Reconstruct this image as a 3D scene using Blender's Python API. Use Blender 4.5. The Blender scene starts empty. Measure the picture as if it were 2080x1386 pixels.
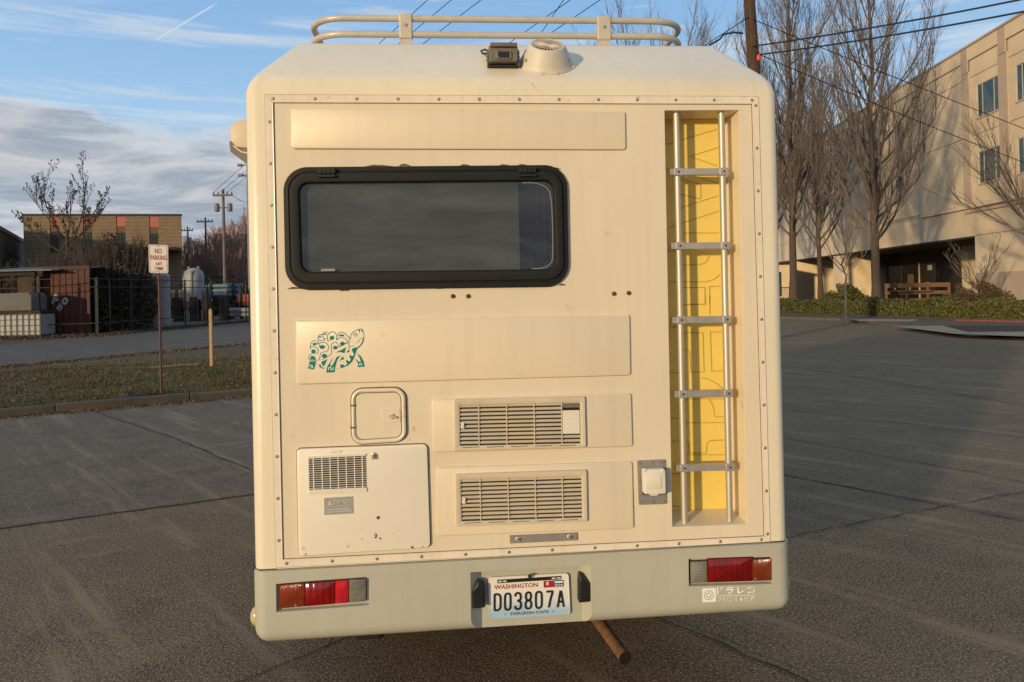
import bpy, bmesh, math, random
from mathutils import Vector, Matrix
from mathutils.geometry import tessellate_polygon
rnd = random.Random(7)
sc = bpy.context.scene
R_ = math.radians

# ------------------------------------------------------------------ camera
FOC, CXP, CYP = 1500.0, 1040.0, 585.0        # focal length and principal point, measured in photo pixels
PITCH, ROLL, CAMH = .0054, .0227, 1.6
PSI, VX, VY = .0892, .0441, 2.7243           # heading and rear-face position of the camper
_cp, _sp, _cr, _sr = math.cos(PITCH), math.sin(PITCH), math.cos(ROLL), math.sin(ROLL)
FW = Vector((0, _cp, _sp)); U0 = Vector((0, -_sp, _cp)); X0 = Vector((1, 0, 0))
RT = X0*_cr - U0*_sr; UP = U0*_cr + X0*_sr
cam_d = bpy.data.cameras.new('camera'); cam = bpy.data.objects.new('camera', cam_d)
sc.collection.objects.link(cam); sc.camera = cam
cam_d.sensor_width = 36; cam_d.lens = FOC/2080*36; cam_d.shift_y = (CYP-693)/2080
cam_d.clip_start = .05; cam_d.clip_end = 3000
m = Matrix.Identity(4)
for i in range(3):
    m[i][0] = RT[i]; m[i][1] = UP[i]; m[i][2] = -FW[i]
m[0][3], m[1][3], m[2][3] = 0, 0, CAMH
cam.matrix_world = m

# ------------------------------------------------------------------ world
SUN_EL, SUN_AZ = R_(7.4), R_(37)     # azimuth: to the left of straight behind the camera
sun_from = Vector((-math.sin(SUN_AZ)*math.cos(SUN_EL), -math.cos(SUN_AZ)*math.cos(SUN_EL), math.sin(SUN_EL)))
w = bpy.data.worlds.new('World'); sc.world = w; w.use_nodes = True
wn, wl = w.node_tree.nodes, w.node_tree.links
wn.clear()
out = wn.new('ShaderNodeOutputWorld'); bg = wn.new('ShaderNodeBackground'); bg.inputs[1].default_value = .1
wl.new(bg.outputs[0], out.inputs[0])
sky = wn.new('ShaderNodeTexSky'); sky.sky_type = 'NISHITA'; sky.sun_disc = False
sky.sun_elevation = SUN_EL; sky.sun_rotation = math.atan2(sun_from.x, sun_from.y)
sky.air_density = 1.0; sky.dust_density = .6; sky.ozone_density = 2.0
tc = wn.new('ShaderNodeTexCoord')
def wmath(op, a, b=None, c=None, clamp=False):
    n = wn.new('ShaderNodeMath'); n.operation = op; n.use_clamp = clamp
    for i, v in enumerate((a, b, c)):
        if v is None: continue
        if isinstance(v, (int, float)): n.inputs[i].default_value = v
        else: wl.new(v, n.inputs[i])
    return n.outputs[0]
sep = wn.new('ShaderNodeSeparateXYZ'); wl.new(tc.outputs['Generated'], sep.inputs[0])
dx, dy, dz = sep.outputs
zz = wmath('ADD', wmath('MAXIMUM', dz, 0), .10)
comb = wn.new('ShaderNodeCombineXYZ')
wl.new(wmath('DIVIDE', dx, zz), comb.inputs[0]); wl.new(wmath('DIVIDE', dy, zz), comb.inputs[1])
def wnoise(scale, detail, rough, vec, dist=0, sc3=(1, 1, 1), loc=(0, 0, 0)):
    mp = wn.new('ShaderNodeMapping'); mp.inputs['Scale'].default_value = sc3; mp.inputs['Location'].default_value = loc
    wl.new(vec, mp.inputs[0])
    n = wn.new('ShaderNodeTexNoise'); n.inputs['Scale'].default_value = scale
    n.inputs['Detail'].default_value = detail; n.inputs['Roughness'].default_value = rough
    n.inputs['Distortion'].default_value = dist
    wl.new(mp.outputs[0], n.inputs['Vector']); return n.outputs[0]
def wramp(v, a, b, smooth=True):
    n = wn.new('ShaderNodeMapRange'); n.interpolation_type = 'SMOOTHSTEP' if smooth else 'LINEAR'
    n.inputs['From Min'].default_value = a; n.inputs['From Max'].default_value = b
    wl.new(v, n.inputs['Value']); return n.outputs[0]
def wmix(f, a, b):
    n = wn.new('ShaderNodeMix'); n.data_type = 'RGBA'
    if isinstance(f, (int, float)): n.inputs[0].default_value = f
    else: wl.new(f, n.inputs[0])
    for v, i in ((a, 6), (b, 7)):
        if isinstance(v, tuple): n.inputs[i].default_value = v + (1,)
        else: wl.new(v, n.inputs[i])
    return n.outputs[2]
# the clear blue, a little lifted
hz = wramp(dz, 0.0, .42)
clear = wmix(wmath('MULTIPLY', wramp(dy, -.5, .25), .88), sky.outputs[0], wmix(hz, (5.6, 8.1, 10.2), (2.7, 5.0, 8.3)))
# low grey-lavender cloud bank: lies over the left of the picture, thins out upwards and to the right
n1 = wnoise(1.5, 10, .58, tc.outputs['Generated'], .35, (1.0, 1.0, 5.2), (.35, .2, .02))
n2 = wnoise(3.2, 8, .6, tc.outputs['Generated'], .6, (1.0, 1.0, 7.0), (2.1, .3, .6))
cover = wmath('ADD', wmath('MULTIPLY', n1, 1.15), wmath('MULTIPLY', n2, .75))
cover = wmath('SUBTRACT', cover, .40)
cover = wmath('ADD', cover, wmath('MULTIPLY', wramp(dz, .34, .04, False), .56))
cover = wmath('SUBTRACT', cover, wmath('MULTIPLY', wramp(dx, -.12, .45), .10))
bank = wramp(cover, .68, .90)
# light inside the bank
n3 = wnoise(4.4, 10, .66, tc.outputs['Generated'], .7, (1.0, 1.0, 5.0), (.7, 4.2, 1.3))
ccol = wmix(wramp(n3, .40, .62), (3.3, 3.95, 4.7), (6.1, 6.1, 6.5))
warm = wramp(wmath('SUBTRACT', .5, wmath('MULTIPLY', n3, .6)), .0, .35)
edge = wramp(wmath('ABSOLUTE', wmath('SUBTRACT', cover, .79)), .06, 0.0)
ccol = wmix(wmath('MULTIPLY', edge, .6), ccol, (7.4, 7.2, 7.1))
# thin high streaks
n4 = wnoise(.8, 9, .62, comb.outputs[0], .8, (.32, 1.5, 1), (3.3, 1.1, 0))
thin = wmath('MULTIPLY', wramp(n4, .44, .68), .7)
n5 = wnoise(2.2, 6, .6, tc.outputs['Generated'], .3, (1.0, 1.0, 15.0), (.1, .9, .45))
thin2 = wmath('MULTIPLY', wramp(n5, .50, .66), .6)
col = wmix(thin, clear, (6.4, 7.2, 8.0))
col = wmix(thin2, col, (6.8, 7.6, 8.2))
# the contrail: a thin great-circle arc
def pray(px, py): return (FW + RT*((px-CXP)/FOC) + UP*((CYP-py)/FOC)).normalized()
ca, cb = pray(322, 78), pray(432, 12)
nrm = ca.cross(cb).normalized(); mid = (ca+cb).normalized()
def wdot(v):
    n = wn.new('ShaderNodeVectorMath'); n.operation = 'DOT_PRODUCT'; wl.new(tc.outputs['Generated'], n.inputs[0]); n.inputs[1].default_value = v
    return n.outputs['Value']
trail = wmath('MULTIPLY', wramp(wmath('ABSOLUTE', wdot(nrm)), .0016, .0002), wramp(wdot(mid), math.cos((ca.angle(cb))*.62), math.cos(ca.angle(cb)*.40)))
col = wmix(wmath('MULTIPLY', trail, .5), col, (8.2, 8.4, 8.6))
col = wmix(bank, col, ccol)
n6 = wnoise(3.0, 8, .62, tc.outputs['Generated'], .4, (1.0, 1.0, 11.0), (.6, .25, .9))
col = wmix(wmath('MULTIPLY', wramp(n6, .52, .68), .55), col, (6.3, 7.0, 7.6))
wl.new(col, bg.inputs[0])

sun_d = bpy.data.lights.new('sun', 'SUN'); sun_d.energy = 3.4; sun_d.angle = R_(1.8); sun_d.color = (1, .76, .43)
sun = bpy.data.objects.new('sun', sun_d); sc.collection.objects.link(sun)
sun.rotation_euler = sun_from.to_track_quat('Z', 'Y').to_euler(); sun.location = (-20, -20, 12)

sc.render.engine = 'CYCLES'
sc.view_settings.view_transform = 'Standard'; sc.view_settings.look = 'None'
sc.view_settings.gamma = 1; sc.view_settings.use_curve_mapping = False
sc.view_settings.exposure = 0
sc.cycles.max_bounces = 8; sc.cycles.transparent_max_bounces = 12

# ------------------------------------------------------------------ measuring helpers
CPS, SPS = math.cos(PSI), math.sin(PSI)
CO = Vector(((-VX)*CPS+(-VY)*SPS, VX*SPS-VY*CPS, CAMH))     # camera in the camper's own frame
def ray(px, py): return FW + RT*((px-CXP)/FOC) + UP*((CYP-py)/FOC)
def lray(px, py):
    r = ray(px, py); return Vector((r.x*CPS+r.y*SPS, -r.x*SPS+r.y*CPS, r.z))
def L(px, py, d=0.0):
    """point of the camper, in its own frame, on the plane d metres in front of (-) or behind its rear face"""
    q = lray(px, py); t = (d-CO.y)/q.y
    return (CO.x+t*q.x, CO.z+t*q.z)
def LP(px, py, p, n):
    q = lray(px, py); t = (Vector(p)-CO).dot(Vector(n))/q.dot(Vector(n)); return CO+q*t
def G(px, py, z=0.0):
    r = ray(px, py); t = (z-CAMH)/r.z; return Vector((r.x*t, r.y*t, z))
def B(px, py, y):
    r = ray(px, py); t = y/r.y; return Vector((r.x*t, y, CAMH+r.z*t))

# ------------------------------------------------------------------ materials
def principled(name):
    mt = bpy.data.materials.new(name); mt.use_nodes = True
    return mt, mt.node_tree.nodes, mt.node_tree.links, mt.node_tree.nodes['Principled BSDF']
def mat(name, col, rough=.5, metal=0, var=.12, vscale=6, bump=.0, bscale=60, coat=0, col2=None, spots=0, sscale=20, scol=(.1, .07, .04), spec=.5, stretch=(1, 1, 1), bdist=.01, rain=0, raincol=(.42, .34, .23)):
    mt, n, l, p = principled(name)
    tcn = n.new('ShaderNodeTexCoord'); mp = n.new('ShaderNodeMapping'); mp.inputs['Scale'].default_value = stretch
    l.new(tcn.outputs['Object'], mp.inputs[0]); vec = mp.outputs[0]
    nz = n.new('ShaderNodeTexNoise'); nz.inputs['Scale'].default_value = vscale; nz.inputs['Detail'].default_value = 6; nz.inputs['Roughness'].default_value = .6
    l.new(vec, nz.inputs['Vector'])
    if col2 is None: col2 = tuple(c*(1-var) for c in col); c1 = tuple(min(1, c*(1+var*.5)) for c in col)
    else: c1 = col
    mr = n.new('ShaderNodeMapRange'); mr.inputs['From Min'].default_value = .32; mr.inputs['From Max'].default_value = .68
    l.new(nz.outputs[0], mr.inputs[0])
    mx = n.new('ShaderNodeMix'); mx.data_type = 'RGBA'; mx.inputs[6].default_value = c1+(1,); mx.inputs[7].default_value = col2+(1,)
    l.new(mr.outputs[0], mx.inputs[0]); res = mx.outputs[2]
    if spots:
        n2 = n.new('ShaderNodeTexNoise'); n2.inputs['Scale'].default_value = sscale; n2.inputs['Detail'].default_value = 5; l.new(tcn.outputs['Object'], n2.inputs['Vector'])
        m2 = n.new('ShaderNodeMapRange'); m2.inputs['From Min'].default_value = .68-spots*.1; m2.inputs['From Max'].default_value = .78-spots*.1; l.new(n2.outputs[0], m2.inputs[0])
        x2 = n.new('ShaderNodeMix'); x2.data_type = 'RGBA'; l.new(m2.outputs[0], x2.inputs[0]); l.new(res, x2.inputs[6]); x2.inputs[7].default_value = scol+(1,); res = x2.outputs[2]
    if rain:
        m4 = n.new('ShaderNodeMapping'); m4.inputs['Scale'].default_value = (26, 26, .9); l.new(tcn.outputs['Object'], m4.inputs[0])
        n4 = n.new('ShaderNodeTexNoise'); n4.inputs['Scale'].default_value = 1; n4.inputs['Detail'].default_value = 5; l.new(m4.outputs[0], n4.inputs['Vector'])
        r4 = n.new('ShaderNodeMapRange'); r4.inputs['From Min'].default_value = .48; r4.inputs['From Max'].default_value = .78; r4.inputs['To Max'].default_value = rain; l.new(n4.outputs[0], r4.inputs[0])
        n5 = n.new('ShaderNodeTexNoise'); n5.inputs['Scale'].default_value = 1.6; n5.inputs['Detail'].default_value = 4; l.new(tcn.outputs['Object'], n5.inputs['Vector'])
        r5 = n.new('ShaderNodeMath'); r5.operation = 'MULTIPLY'; l.new(r4.outputs[0], r5.inputs[0]); l.new(n5.outputs[0], r5.inputs[1])
        x4 = n.new('ShaderNodeMix'); x4.data_type = 'RGBA'; l.new(r5.outputs[0], x4.inputs[0]); l.new(res, x4.inputs[6]); x4.inputs[7].default_value = raincol+(1,); res = x4.outputs[2]
    l.new(res, p.inputs['Base Color']); p.inputs['Roughness'].default_value = rough; p.inputs['Metallic'].default_value = metal
    p.inputs['Coat Weight'].default_value = coat; p.inputs['Coat Roughness'].default_value = .08; p.inputs['Specular IOR Level'].default_value = spec
    if bump:
        nb = n.new('ShaderNodeTexNoise'); nb.inputs['Scale'].default_value = bscale; nb.inputs['Detail'].default_value = 4; l.new(vec, nb.inputs['Vector'])
        bp = n.new('ShaderNodeBump'); bp.inputs['Strength'].default_value = bump; bp.inputs['Distance'].default_value = bdist
        l.new(nb.outputs[0], bp.inputs['Height']); l.new(bp.outputs[0], p.inputs['Normal'])
    return mt

M = {}
M['paint'] = mat('cream_paint', (.77, .685, .535), .33, var=.05, vscale=1.8, bump=.09, bscale=3.2, bdist=.03, spots=.0, coat=.1, rain=.22)
M['panel'] = mat('cream_panel_paint', (.725, .625, .485), .36, var=.05, vscale=2.1, bump=.10, bscale=4.5, bdist=.02, spots=.03, sscale=14, scol=(.60, .50, .36), rain=.2)
M['trim'] = mat('trim_paint', (.78, .69, .58), .3, var=.06, vscale=9, spots=.1, sscale=30, scol=(.55, .42, .28), rain=.45)
M['door_white'] = mat('heater_door_paint', (.85, .775, .66), .3, var=.03, vscale=5, spots=-.15, sscale=22, scol=(.35, .24, .14))
M['vent'] = mat('vent_plastic', (.61, .52, .40), .5, var=.08, vscale=12)
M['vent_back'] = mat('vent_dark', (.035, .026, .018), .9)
M['bumper'] = mat('grey_bumper_paint', (.45, .44, .375), .42, var=.05, vscale=3, spots=-.05, sscale=6, scol=(.40, .37, .29), bump=.03, bscale=9, rain=.28, raincol=(.25, .22, .17))
M['cowl'] = mat('ventilator_plastic', (.62, .57, .48), .5, var=.08, vscale=20, spots=.0, sscale=30, scol=(.4, .35, .27))
M['shade_line'] = mat('edge_shade', (.36, .27, .16), .8, var=.3, vscale=20)
M['black'] = mat('black_rubber', (.012, .012, .012), .42, var=.3, vscale=20)
M['black_frame'] = mat('window_frame_black', (.0085, .0082, .008), .6, spec=.35, var=.25, vscale=14, bump=.05, bscale=90)
M['sealant'] = mat('old_sealant', (.16, .11, .07), .8, var=.4, vscale=30)
M['alu'] = mat('aluminium', (.58, .53, .46), .52, metal=.6, var=.12, vscale=25, stretch=(1, 1, .1))
M['alu_rung'] = mat('aluminium_rung', (.55, .50, .46), .42, metal=.6, var=.15, vscale=25)
M['grey_plate'] = mat('grey_plate', (.27, .26, .25), .5, metal=.2, var=.12, vscale=30)
M['screw'] = mat('screw_metal', (.55, .47, .36), .4, metal=.8, var=.3, vscale=80)
M['rust'] = mat('rusty_bolt', (.13, .06, .025), .8, var=.5, vscale=200)
M['yellow'] = mat('yellow_paint', (.80, .60, .15), .42, var=.05, vscale=5, bump=.04, bscale=8)
M['yellow_seam'] = mat('yellow_seam_dark', (.52, .36, .08), .6)  # darker yellow than the panel, for its embossed lines
M['white_plastic'] = mat('white_plastic', (.74, .68, .60), .42, var=.05, vscale=10)
M['rack'] = mat('rack_tube', (.56, .50, .42), .4, metal=.1, var=.12, vscale=14)
M['teal'] = mat('teal_decal', (.0, .19, .14), .4, var=.1)
M['sticker'] = mat('white_sticker', (.86, .84, .78), .4, var=.04)
M['cam_body'] = mat('camera_housing', (.17, .145, .115), .45, var=.15, vscale=20)
M['lens_glass'] = mat('camera_glass', (.012, .01, .009), .08, coat=.6)
M['exhaust'] = mat('rusty_exhaust', (.22, .115, .065), .75, metal=.1, var=.45, vscale=25, bump=.3, bscale=120, bdist=.002)
M['dark'] = mat('underbody_dark', (.015, .013, .012), .9, var=.3)
M['tyre'] = mat('tyre_rubber', (.018, .018, .018), .85, var=.3, vscale=20)
M['blind'] = mat('grey_blind', (.56, .55, .48), .75, var=.36, vscale=2.6, stretch=(.6, 1, 3.2))
M['curtain'] = mat('dark_curtain', (.075, .03, .035), .9, var=.4, vscale=8)
M['label'] = mat('grey_label', (.32, .315, .30), .5, var=.12, vscale=60)
M['label_line'] = mat('label_print', (.55, .53, .5), .5)
M['plate_red'] = mat('plate_red', (.42, .012, .02), .45)
M['plate_ink'] = mat('plate_ink', (.012, .018, .03), .4)
M['plate_blue'] = mat('plate_blue', (.035, .06, .17), .45)
M['sign_red'] = mat('sign_red', (.33, .02, .05), .6)
M['sign_white'] = mat('sign_white', (.50, .47, .47), .5, var=.08, vscale=8)
M['hot'] = mat('faded_print', (.66, .50, .36), .6, var=.1)

# number plate: white, red-hazed at the top, pale blue mountain at the bottom (flat print)
def plate_mat():
    mt, n, l, p = principled('number_plate_print')
    t = n.new('ShaderNodeTexCoord'); s = n.new('ShaderNodeSeparateXYZ'); l.new(t.outputs['Generated'], s.inputs[0])
    nz = n.new('ShaderNodeTexNoise'); nz.inputs['Scale'].default_value = 3.5; nz.inputs['Detail'].default_value = 5; l.new(t.outputs['Generated'], nz.inputs['Vector'])
    ad = n.new('ShaderNodeMath'); ad.operation = 'MULTIPLY_ADD'; l.new(nz.outputs[0], ad.inputs[0]); ad.inputs[1].default_value = .5; l.new(s.outputs[2], ad.inputs[2])
    cr = n.new('ShaderNodeValToRGB'); e = cr.color_ramp.elements
    e[0].position = .42; e[0].color = (.36, .52, .66, 1); e[1].position = .62; e[1].color = (.70, .70, .70, 1)
    x = cr.color_ramp.elements.new(.9); x.color = (.78, .72, .68, 1)
    l.new(ad.outputs[0], cr.inputs[0]); l.new(cr.outputs[0], p.inputs['Base Color']); p.inputs['Roughness'].default_value = .35
    return mt
M['plate'] = plate_mat()
M['marker'] = mat('amber_marker', (.50, .43, .27), .25, var=.2, vscale=30, coat=.5)

def lens_mat(name, col, scale, axis, emboss=.35):
    mt, n, l, p = principled(name)
    t = n.new('ShaderNodeTexCoord')
    nz = n.new('ShaderNodeTexNoise'); nz.inputs['Scale'].default_value = 9; nz.inputs['Detail'].default_value = 2; l.new(t.outputs['Object'], nz.inputs['Vector'])
    mr = n.new('ShaderNodeMapRange'); mr.inputs['From Min'].default_value = .35; mr.inputs['From Max'].default_value = .7; l.new(nz.outputs[0], mr.inputs[0])
    mx = n.new('ShaderNodeMix'); mx.data_type = 'RGBA'; mx.inputs[6].default_value = tuple(c*.55 for c in col)+(1,); mx.inputs[7].default_value = col+(1,)
    l.new(mr.outputs[0], mx.inputs[0]); l.new(mx.outputs[2], p.inputs['Base Color'])
    wv = n.new('ShaderNodeTexWave'); wv.bands_direction = axis; wv.inputs['Scale'].default_value = scale; l.new(t.outputs['Object'], wv.inputs['Vector'])
    b = n.new('ShaderNodeBump'); b.inputs['Strength'].default_value = emboss; b.inputs['Distance'].default_value = .004; l.new(wv.outputs['Fac'], b.inputs['Height'])
    l.new(b.outputs[0], p.inputs['Normal']); p.inputs['Roughness'].default_value = .12; p.inputs['Coat Weight'].default_value = .7
    p.inputs['Subsurface Weight'].default_value = .25; p.inputs['Subsurface Radius'].default_value = (.02, .004, .002)
    return mt
M['lens_red'] = lens_mat('red_lens', (.26, .003, .004), 14, 'X')
M['lens_red_bright'] = lens_mat('lit_red_lens', (.80, .004, .01), 90, 'Z', .5)  # lit area of the red lens, its brightness put into the colour
M['lens_amber'] = lens_mat('amber_lens', (.36, .05, .012), 55, 'X', .6)
M['lens_clear'] = lens_mat('clear_lens', (.36, .35, .30), 55, 'Z', .8)

def glass_tint(name, tint, gloss, rough=.0):
    mt = bpy.data.materials.new(name); mt.use_nodes = True
    n, l = mt.node_tree.nodes, mt.node_tree.links; n.clear()
    o = n.new('ShaderNodeOutputMaterial'); mx = n.new('ShaderNodeMixShader')
    g = n.new('ShaderNodeBsdfGlossy'); g.inputs['Roughness'].default_value = rough; g.inputs['Color'].default_value = (.9, .9, .9, 1)
    t = n.new('ShaderNodeBsdfTransparent'); t.inputs['Color'].default_value = tint+(1,)
    f = n.new('ShaderNodeLayerWeight'); f.inputs['Blend'].default_value = .25
    a = n.new('ShaderNodeMath'); a.operation = 'MULTIPLY_ADD'; l.new(f.outputs['Fresnel'], a.inputs[0]); a.inputs[1].default_value = .8; a.inputs[2].default_value = gloss
    nz = n.new('ShaderNodeTexNoise'); nz.inputs['Scale'].default_value = 3; tt = n.new('ShaderNodeTexCoord'); l.new(tt.outputs['Object'], nz.inputs['Vector'])
    b = n.new('ShaderNodeBump'); b.inputs['Strength'].default_value = .12; b.inputs['Distance'].default_value = .01; l.new(nz.outputs[0], b.inputs['Height']); l.new(b.outputs[0], g.inputs['Normal'])
    l.new(a.outputs[0], mx.inputs[0]); l.new(t.outputs[0], mx.inputs[1]); l.new(g.outputs[0], mx.inputs[2]); l.new(mx.outputs[0], o.inputs[0])
    return mt
M['tint_glass'] = glass_tint('tinted_acrylic', (.56, .56, .53), .06)

# ------------------------------------------------------------------ object helpers
COL = sc.collection
def tag(o, label=None, cat=None, group=None, kind=None):
    if label: o['label'] = label
    if cat: o['category'] = cat
    if group: o['group'] = group
    if kind: o['kind'] = kind
    return o
def thing(name, label, cat, loc=(0, 0, 0), rz=0, group=None):
    o = bpy.data.objects.new(name, None); COL.objects.link(o); o.location = loc; o.rotation_euler = (0, 0, rz)
    o.empty_display_size = .2
    return tag(o, label, cat, group)
def link_mesh(name, me, mt, parent=None, loc=None):
    o = bpy.data.objects.new(name, me); COL.objects.link(o)
    if mt and not me.materials: me.materials.append(mt)
    if parent: o.parent = parent
    if loc is not None: o.location = loc
    return o
def copy_tree(o, parent=None):
    c = o.copy(); COL.objects.link(c); c.parent = parent
    for ch in list(o.children): copy_tree(ch, c)
    return c

class MB:
    def __init__(s): s.v = []; s.f = []
    def add(s, vs, fs):
        b = len(s.v); s.v += [tuple(v) for v in vs]; s.f += [tuple(b+i for i in f) for f in fs]; return s
    def box(s, lo, hi, mtx=None):
        x0, y0, z0 = lo; x1, y1, z1 = hi
        vs = [Vector(p) for p in ((x0,y0,z0),(x1,y0,z0),(x1,y1,z0),(x0,y1,z0),(x0,y0,z1),(x1,y0,z1),(x1,y1,z1),(x0,y1,z1))]
        if mtx: vs = [mtx @ v for v in vs]
        return s.add(vs, [(3,2,1,0),(4,5,6,7),(0,1,5,4),(1,2,6,5),(2,3,7,6),(3,0,4,7)])
    def tube(s, pts, rad, n=8, cap=True, flat=1.0):
        pts = [Vector(p) for p in pts]; k = len(pts)
        if isinstance(rad, (int, float)): rad = [rad]*k
        b = len(s.v); prev = None
        for i, p in enumerate(pts):
            d = (pts[min(i+1, k-1)]-pts[max(i-1, 0)]).normalized()
            if prev is None:
                a = d.orthogonal().normalized()
            else:
                a = (prev - d*prev.dot(d)); a = a.normalized() if a.length > 1e-6 else d.orthogonal().normalized()
            prev = a; c = d.cross(a)
            for j in range(n):
                t = 2*math.pi*j/n; s.v.append(tuple(p+(a*math.cos(t)+c*math.sin(t)*flat)*rad[i]))
        for i in range(k-1):
            for j in range(n):
                j2 = (j+1) % n
                s.f.append((b+i*n+j, b+i*n+j2, b+(i+1)*n+j2, b+(i+1)*n+j))
        if cap:
            s.f.append(tuple(b+j for j in range(n))[::-1]); s.f.append(tuple(b+(k-1)*n+j for j in range(n)))
        return s
    def rings(s, rings, close0=True, close1=True):
        n = len(rings[0]); b = len(s.v)
        for r in rings: s.v += [tuple(p) for p in r]
        for i in range(len(rings)-1):
            for j in range(n):
                j2 = (j+1) % n
                s.f.append((b+i*n+j, b+i*n+j2, b+(i+1)*n+j2, b+(i+1)*n+j))
        if close0: s.f.append(tuple(range(b, b+n))[::-1])
        if close1: s.f.append(tuple(range(b+(len(rings)-1)*n, b+len(rings)*n)))
        return s
    def lathe(s, prof, n=24, mtx=None):
        rr = []
        for r, z in prof:
            ring = [Vector((r*math.cos(2*math.pi*j/n), r*math.sin(2*math.pi*j/n), z)) for j in range(n)]
            rr.append([mtx @ p for p in ring] if mtx else ring)
        return s.rings(rr)
    def build(s, name, mt, parent=None, smooth=False, bevel=0, seg=2, fix=True):
        me = bpy.data.meshes.new(name); me.from_pydata(s.v, [], s.f)
        if fix or bevel:
            bm = bmesh.new(); bm.from_mesh(me)
            if bevel:
                bmesh.ops.bevel(bm, geom=[e for e in bm.edges if len(e.link_faces) == 2 and e.calc_face_angle(0) > .6], offset=bevel, segments=seg, affect='EDGES', profile=.5)
            if fix: bmesh.ops.recalc_face_normals(bm, faces=bm.faces)
            bm.to_mesh(me); bm.free()
        if smooth:
            me.polygons.foreach_set('use_smooth', [True]*len(me.polygons))
            me.set_sharp_from_angle(angle=R_(38))
        me.update()
        return link_mesh(name, me, mt, parent)

def rrect(c4, r, seg=6):
    """rounded quadrilateral; c4 = corner points (x,z) in order TL,TR,BR,BL"""
    res = []
    for i in range(4):
        p = Vector(c4[i]); a = (Vector(c4[i-1])-p).normalized(); b = (Vector(c4[(i+1) % 4])-p).normalized()
        rr = r[i] if isinstance(r, (list, tuple)) else r
        P0 = p+a*rr; P2 = p+b*rr
        for k in range(seg+1):
            t = k/seg; ang = t*math.pi/2
            c = P0+b*rr
            res.append(tuple(c - b*rr*math.cos(ang) - a*rr*math.sin(ang)) if rr > 0 else tuple(p))
    return res
def inset(poly, d):
    cx = sum(p[0] for p in poly)/len(poly); cz = sum(p[1] for p in poly)/len(poly)
    n = len(poly); res = []
    for i in range(n):
        j = i-1
        while (Vector(poly[j])-Vector(poly[i])).length < 1e-6: j -= 1
        k = (i+1) % n
        while (Vector(poly[k])-Vector(poly[i])).length < 1e-6: k = (k+1) % n
        p = Vector(poly[i]); a = (p-Vector(poly[j])).normalized(); b = (Vector(poly[k])-p).normalized()
        na, nb = Vector((a.y, -a.x)), Vector((b.y, -b.x)); q = (na+nb)
        q = q/max(q.length_squared/2, .3)
        if q.dot(Vector((cx, cz))-p) < 0 and na.dot(Vector((cx, cz))-p) < 0: q = -q
        res.append(tuple(p+q*d))
    return res
def slab(mb, poly, yb, yf, bev=.003):
    """raised plate on the plane of the rear face; outline in (x,z), front face at yf (negative = towards us)"""
    s = 1 if yf < yb else -1
    lay = [(0, yb), (0, yf+bev*s), (bev*.3, yf+bev*.3*s), (bev, yf)]
    mb.rings([[(x, y, z) for x, z in inset(poly, i)] for i, y in lay]); return mb
def ring_frame(mb, outer, inner, prof):
    """closed frame between two outlines; prof = [(t, y)] from t=0 at the outer outline to t=1 at the inner one"""
    rr = []
    for t, y in prof:
        rr.append([(o[0]*(1-t)+i[0]*t, y, o[1]*(1-t)+i[1]*t) for o, i in zip(outer, inner)])
    mb.rings(rr, False, False); return mb
def holed(mb, outer, holes, y):
    polys = [[Vector((p[0], p[1], 0)) for p in q] for q in [outer]+holes]
    tri = tessellate_polygon(polys); flat = [p for q in polys for p in q]
    mb.add([(p.x, y, p.y) for p in flat], [tuple(t) for t in tri]); return mb
def text(name, body, box, y, mt, parent, fat=0.0, thick=.0008, shear=0, skewz=None):
    """flat lettering fitted to the quad box = TL,TR,BR,BL in (x,z)"""
    cu = bpy.data.curves.new(name, 'FONT'); cu.body = body; cu.offset = fat; cu.resolution_u = 3; cu.shear = shear
    o = bpy.data.objects.new(name, cu); COL.objects.link(o)
    bpy.context.view_layer.update()
    me = bpy.data.meshes.new_from_object(o.evaluated_get(bpy.context.evaluated_depsgraph_get()))
    bpy.data.objects.remove(o)
    xs = [v.co.x for v in me.vertices]; ys = [v.co.y for v in me.vertices]
    if not xs: return None
    x0, x1, y0, y1 = min(xs), max(xs), min(ys), max(ys)
    TL, TR, BR, BL = [Vector(p) for p in box]
    for v in me.vertices:
        u = (v.co.x-x0)/(x1-x0); t = (v.co.y-y0)/(y1-y0)
        p = (BL*(1-u)+BR*u)*(1-t)+(TL*(1-u)+TR*u)*t
        v.co = (p.x, y, p.y)
    bm = bmesh.new(); bm.from_mesh(me)
    bmesh.ops.dissolve_limit(bm, angle_limit=.01, verts=bm.verts, edges=bm.edges)
    r = bmesh.ops.extrude_face_region(bm, geom=bm.faces[:])
    for e in r['geom']:
        if isinstance(e, bmesh.types.BMVert): e.co.y += thick
    bmesh.ops.recalc_face_normals(bm, faces=bm.faces)
    bm.to_mesh(me); bm.free(); me.materials.clear(); me.name = name
    return link_mesh(name, me, mt, parent)
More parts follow.
